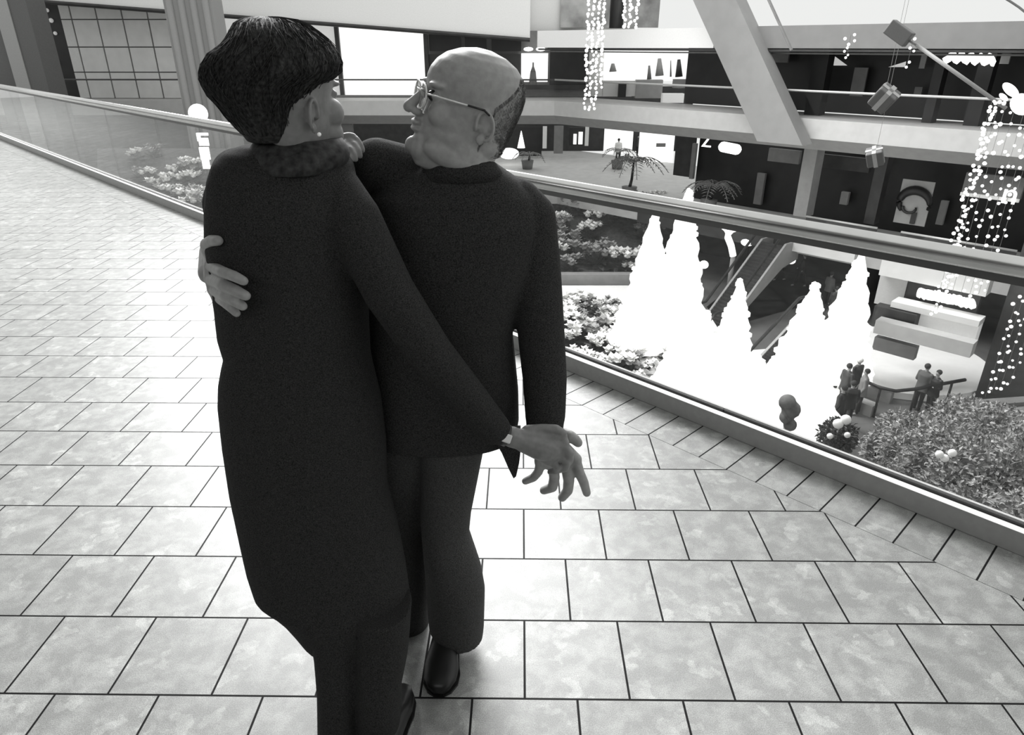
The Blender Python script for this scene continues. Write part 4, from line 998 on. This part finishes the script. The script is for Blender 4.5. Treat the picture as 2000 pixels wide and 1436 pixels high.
# scarf collar
M_scarf = mat('patterned_scarf', .024, .8, noise=.95, nscale=70)
bm = B(); pxloft(bm, [(270, 500, 668, 1.49, .062), (282, 492, 676, 1.488, .075), (298, 484, 684, 1.485, .088), (318, 490, 680, 1.482, .098), (330, 520, 660, 1.48, .1)], 2.1); obj('scarf', bm, M_scarf, wo, True)
# coat
bm = B()
pxloft(bm, [(284, 470, 655, 1.50, .062), (296, 438, 672, 1.50, .088), (318, 418, 690, 1.50, .108), (350, 409, 696, 1.50, .12), (400, 405, 712, 1.50, .13), (470, 405, 716, 1.50, .13), (540, 415, 718, 1.50, .128),
            (600, 424, 720, 1.50, .128), (650, 429, 722, 1.50, .128), (690, 441, 724, 1.50, .126), (712, 436, 728, 1.50, .13), (740, 431, 735, 1.50, .134), (780, 430, 745, 1.50, .138), (860, 438, 755, 1.495, .137),
            (950, 452, 758, 1.485, .14), (1040, 471, 780, 1.46, .14), (1100, 484, 792, 1.44, .138), (1146, 499, 799, 1.42, .136), (1162, 526, 801, 1.41, .132), (1180, 548, 802, 1.405, .128), (1205, 570, 803, 1.40, .122), (1234, 592, 800, 1.39, .112)], 2.2)
chain(bm, [(P(630, 345, 1.50), .062), (P(690, 430, 1.45), .060), (P(760, 570, 1.415), .056), (P(840, 690, 1.42), .052), (P(920, 785, 1.44), .046), (P(966, 838, 1.465), .040)], 20, 3)
chain(bm, [(P(470, 345, 1.50), .060), (P(448, 400, 1.52), .056), (P(452, 470, 1.56), .05), (P(530, 400, 1.70), .046), (P(622, 292, 1.66), .038), (P(640, 276, 1.62), .03)], 18, 3)
coat = fused('coat', bm, .0055, M_wool, wo, 3)
# glittering belt chain at the waist
for k in range(9):
    x = 442+k*5.4+(0 if k < 7 else 6); y = 697+k*1.9
    bm = B(); p = P(x, y, 1.50); t = -math.acos(max(-1, min(1, (x-566)/125.))); p = P(x, y, 1.50-.13*math.sin(-t)-.006)
    sph(bm, p, (.0055, .004, .003), 1); obj('belt_link', bm, mat('belt_metal', .55, .4, .3), wo)
# watch
wt_ = B(); wc = P(990, 850, 1.47); wd_ = (P(1052, 872, 1.475)-wc).normalized()
fr_ = wd_.to_track_quat('Z', 'Y').to_matrix().to_4x4(); fr_.translation = P(986, 850, 1.468)
loft(wt_, [[fr_ @ Vector((.0275*math.cos(t), .0275*math.sin(t), z)) for t in [2*math.pi*i/28 for i in range(28)]] for z in (-.007, .007)])
wa = obj('watch_strap', wt_, mat('watch_strap', .05, .5), wo, True)
bm = B(); cdir = (CAM-fr_.translation); cdir = (cdir-wd_*cdir.dot(wd_)).normalized(); c = fr_.translation+cdir*.0285+Vector((-.003, 0, -.006)); add_box(bm, c, (.026, .022, .010), 0, frame(wd_, cdir, Vector((0, 0, 0)))); bevel(bm, .003)
obj('watch_face', bm, mat('watch_face', .75, .35), wo)
# legs in wide dark trousers
bm = B()
pxloft(bm, [(1180, 600, 720, 1.37, .09), (1265, 616, 712, 1.34, .085), (1300, 619, 710, 1.32, .082), (1340, 622, 708, 1.30, .08), (1400, 623, 706, 1.28, .08), (1440, 624, 704, 1.27, .08)], 2.3)
pxloft(bm, [(1180, 690, 804, 1.36, .09), (1240, 694, 800, 1.34, .085), (1280, 696, 796, 1.32, .082), (1340, 698, 784, 1.29, .08), (1372, 700, 784, 1.28, .08), (1440, 702, 780, 1.27, .08)], 2.3)
fused('trousers', bm, .006, M_wool, wo, 2)
t0 = atz(764, 1436, 0); shoe(Vector((P(745, 1436, 1.20).x+.01, 1.44, 0)), Vector((P(742, 1436, 1.20).x, 1.20, 0)), .10, wo, 'shoe')
shoe(Vector((P(655, 1436, 1.24).x-.035, 1.46, 0)), Vector((P(655, 1436, 1.24).x, 1.23, 0)), .10, wo, 'shoe')

# ================================================================= SMALL FIGURES BELOW
def small_person(foot, h, yaw, label, group, coat_m, pose='stand', hair_m=M_hair, lean=0, skin=M_skin):
    root = empty('person', foot, label, 'person', group); s = h/1.75
    T = Matrix.Translation(foot) @ Matrix.Rotation(yaw, 4, 'Z') @ Matrix.Rotation(lean, 4, 'Y') @ Matrix.Scale(s, 4)
    q = lambda x, y, z: T @ Vector((x, y, z))
    st = .28 if pose == 'walk' else .04
    legs = [[((0, sg*.09, .92), .09), ((sg*st*.6, sg*.10, .50), .06), ((sg*st, sg*.10, .09), .045), ((sg*st+.12, sg*.10, .045), .04)] for sg in (1, -1)]
    ar = .25 if pose == 'walk' else .05
    arms = [[((0, sg*.19, 1.42), .055), ((-sg*ar*.4, sg*.24, 1.14), .042), ((-sg*ar*.6+.12, sg*(.22 if pose != 'hug' else .08), .93 if pose != 'hug' else 1.12), .033), ((-sg*ar*.6+.17, sg*(.22 if pose != 'hug' else .05), .86 if pose != 'hug' else 1.14), .035)] for sg in (1, -1)]
    bm = B()
    for L in legs: chain(bm, [(q(*p), r*s) for p, r in L], 10, 1)
    for L in arms: chain(bm, [(q(*p), r*s*.8) for p, r in L], 8, 1)
    chain(bm, [(q(0, 0, .95), .12*s), (q(0, 0, 1.35), .12*s), (q(0, 0, 1.5), .055*s), (q(.01, 0, 1.58), .05*s)], 12, 2)
    sph(bm, q(.01, 0, 1.64), (.085*s, .08*s, .11*s), 2); sph(bm, q(.10, 0, 1.63), .018*s, 1)
    fused('body', bm, .018*s, skin, root, 1)
    bm = B()
    rr = [ring((0, 0, z), a, b, 20, 2.3) for z, a, b in ((.78, .17, .22), (.95, .15, .20), (1.15, .135, .19), (1.35, .14, .21), (1.46, .09, .15), (1.5, .06, .07))]
    loft(bm, [[T @ Vector(p) for p in r] for r in rr])
    for L in arms: chain(bm, [(q(*p), r*s*1.15) for p, r in L[:3]], 10, 1)
    fused('coat', bm, .02*s, coat_m, root, 1)
    bm = B()
    for L in legs: chain(bm, [(q(*p), r*s*1.15) for p, r in L[:3]], 10, 1)
    fused('trousers', bm, .02*s, M_dark, root, 1)
    bm = B(); sph(bm, q(-.015, 0, 1.675), (.10*s, .095*s, .10*s), 2); obj('hair', bm, hair_m, root, True)
    return root
G = 'small figures on the ground floor'
def at_foot(x, y): return atz(x, y, Z0)
hd = atz(1812, 718, Z0+1.65)
small_person(Vector((hd.x, hd.y, Z0)), 1.78, .5, 'man in a grey jacket standing by the white rink with a woman', G, mat('grey_jacket', .10, .8), 'hug')
hd = atz(1834, 728, Z0+1.6)
small_person(Vector((hd.x, hd.y, Z0)), 1.68, 3.4, 'dark-haired woman in dark clothes standing by the white rink with a man', G, M_dark, 'hug')
small_person(at_foot(1562, 560), 1.75, 2.6, 'striding dark figure under the lower slab, right one of two', G, M_dark, 'walk')
small_person(at_foot(1524, 548), 1.7, 3.0, 'striding grey figure under the lower slab, left one of two', G, M_mid, 'walk')
small_person(at_foot(1612, 598), 1.7, .4, 'blurred shopper in patterned coat between the two right-hand glowing trees, farther one', G, M_mid)
small_person(at_foot(1622, 630), 1.7, 1.4, 'dark shopper between the two right-hand glowing trees, nearer one', G, M_dark2)
hd = atz(1640, 690, Z0+1.6); small_person(Vector((hd.x, hd.y, Z0)), 1.7, 1.0, 'tall dark figure at the left edge of the white rink', G, M_dark)
hd = atz(1680, 705, Z0+1.6); small_person(Vector((hd.x, hd.y, Z0)), 1.7, 2.0, 'dark figure in a white cap at the left edge of the white rink', G, M_dark2, hair_m=M_white)
hd = atz(1652, 745, Z0+1.9); small_person(Vector((hd.x, hd.y, Z0)), 1.75, 2.4, 'dark figure in front of the rink just right of the wide glowing tree', G, M_dark)
for hx, hy, hh, yw, mm, lb_ in ((1660, 716, 1.75, .3, M_dark2, 'charcoal-coated figure between the wide glowing tree and the rink, behind the capped one'), (1694, 724, 1.7, 2.8, M_mid, 'grey-coated figure nearest the end of the curved rink railing'), (1668, 748, 1.72, 1.2, M_dark, 'black-coated figure in front of the curved railing, above the bush')):
    hd = atz(hx, hy, Z0+1.65); small_person(Vector((hd.x, hd.y, Z0)), hh, yw, lb_, G, mm)
small_person(atz(1206, 318, Z1), 1.75, 1.5, 'shopper in pale top standing in the bright lower shop opening', 'shoppers on the lower level', M_white)
small_person(atz(1224, 312, Z1), 1.7, 2.0, 'dark shopper at the right of the bright lower shop opening', 'shoppers on the lower level', M_dark)
small_person(atz(1244, 306, Z1), 1.7, .4, 'slim dark shopper in front of the large bright lower shop wall', 'shoppers on the lower level', M_dark2)
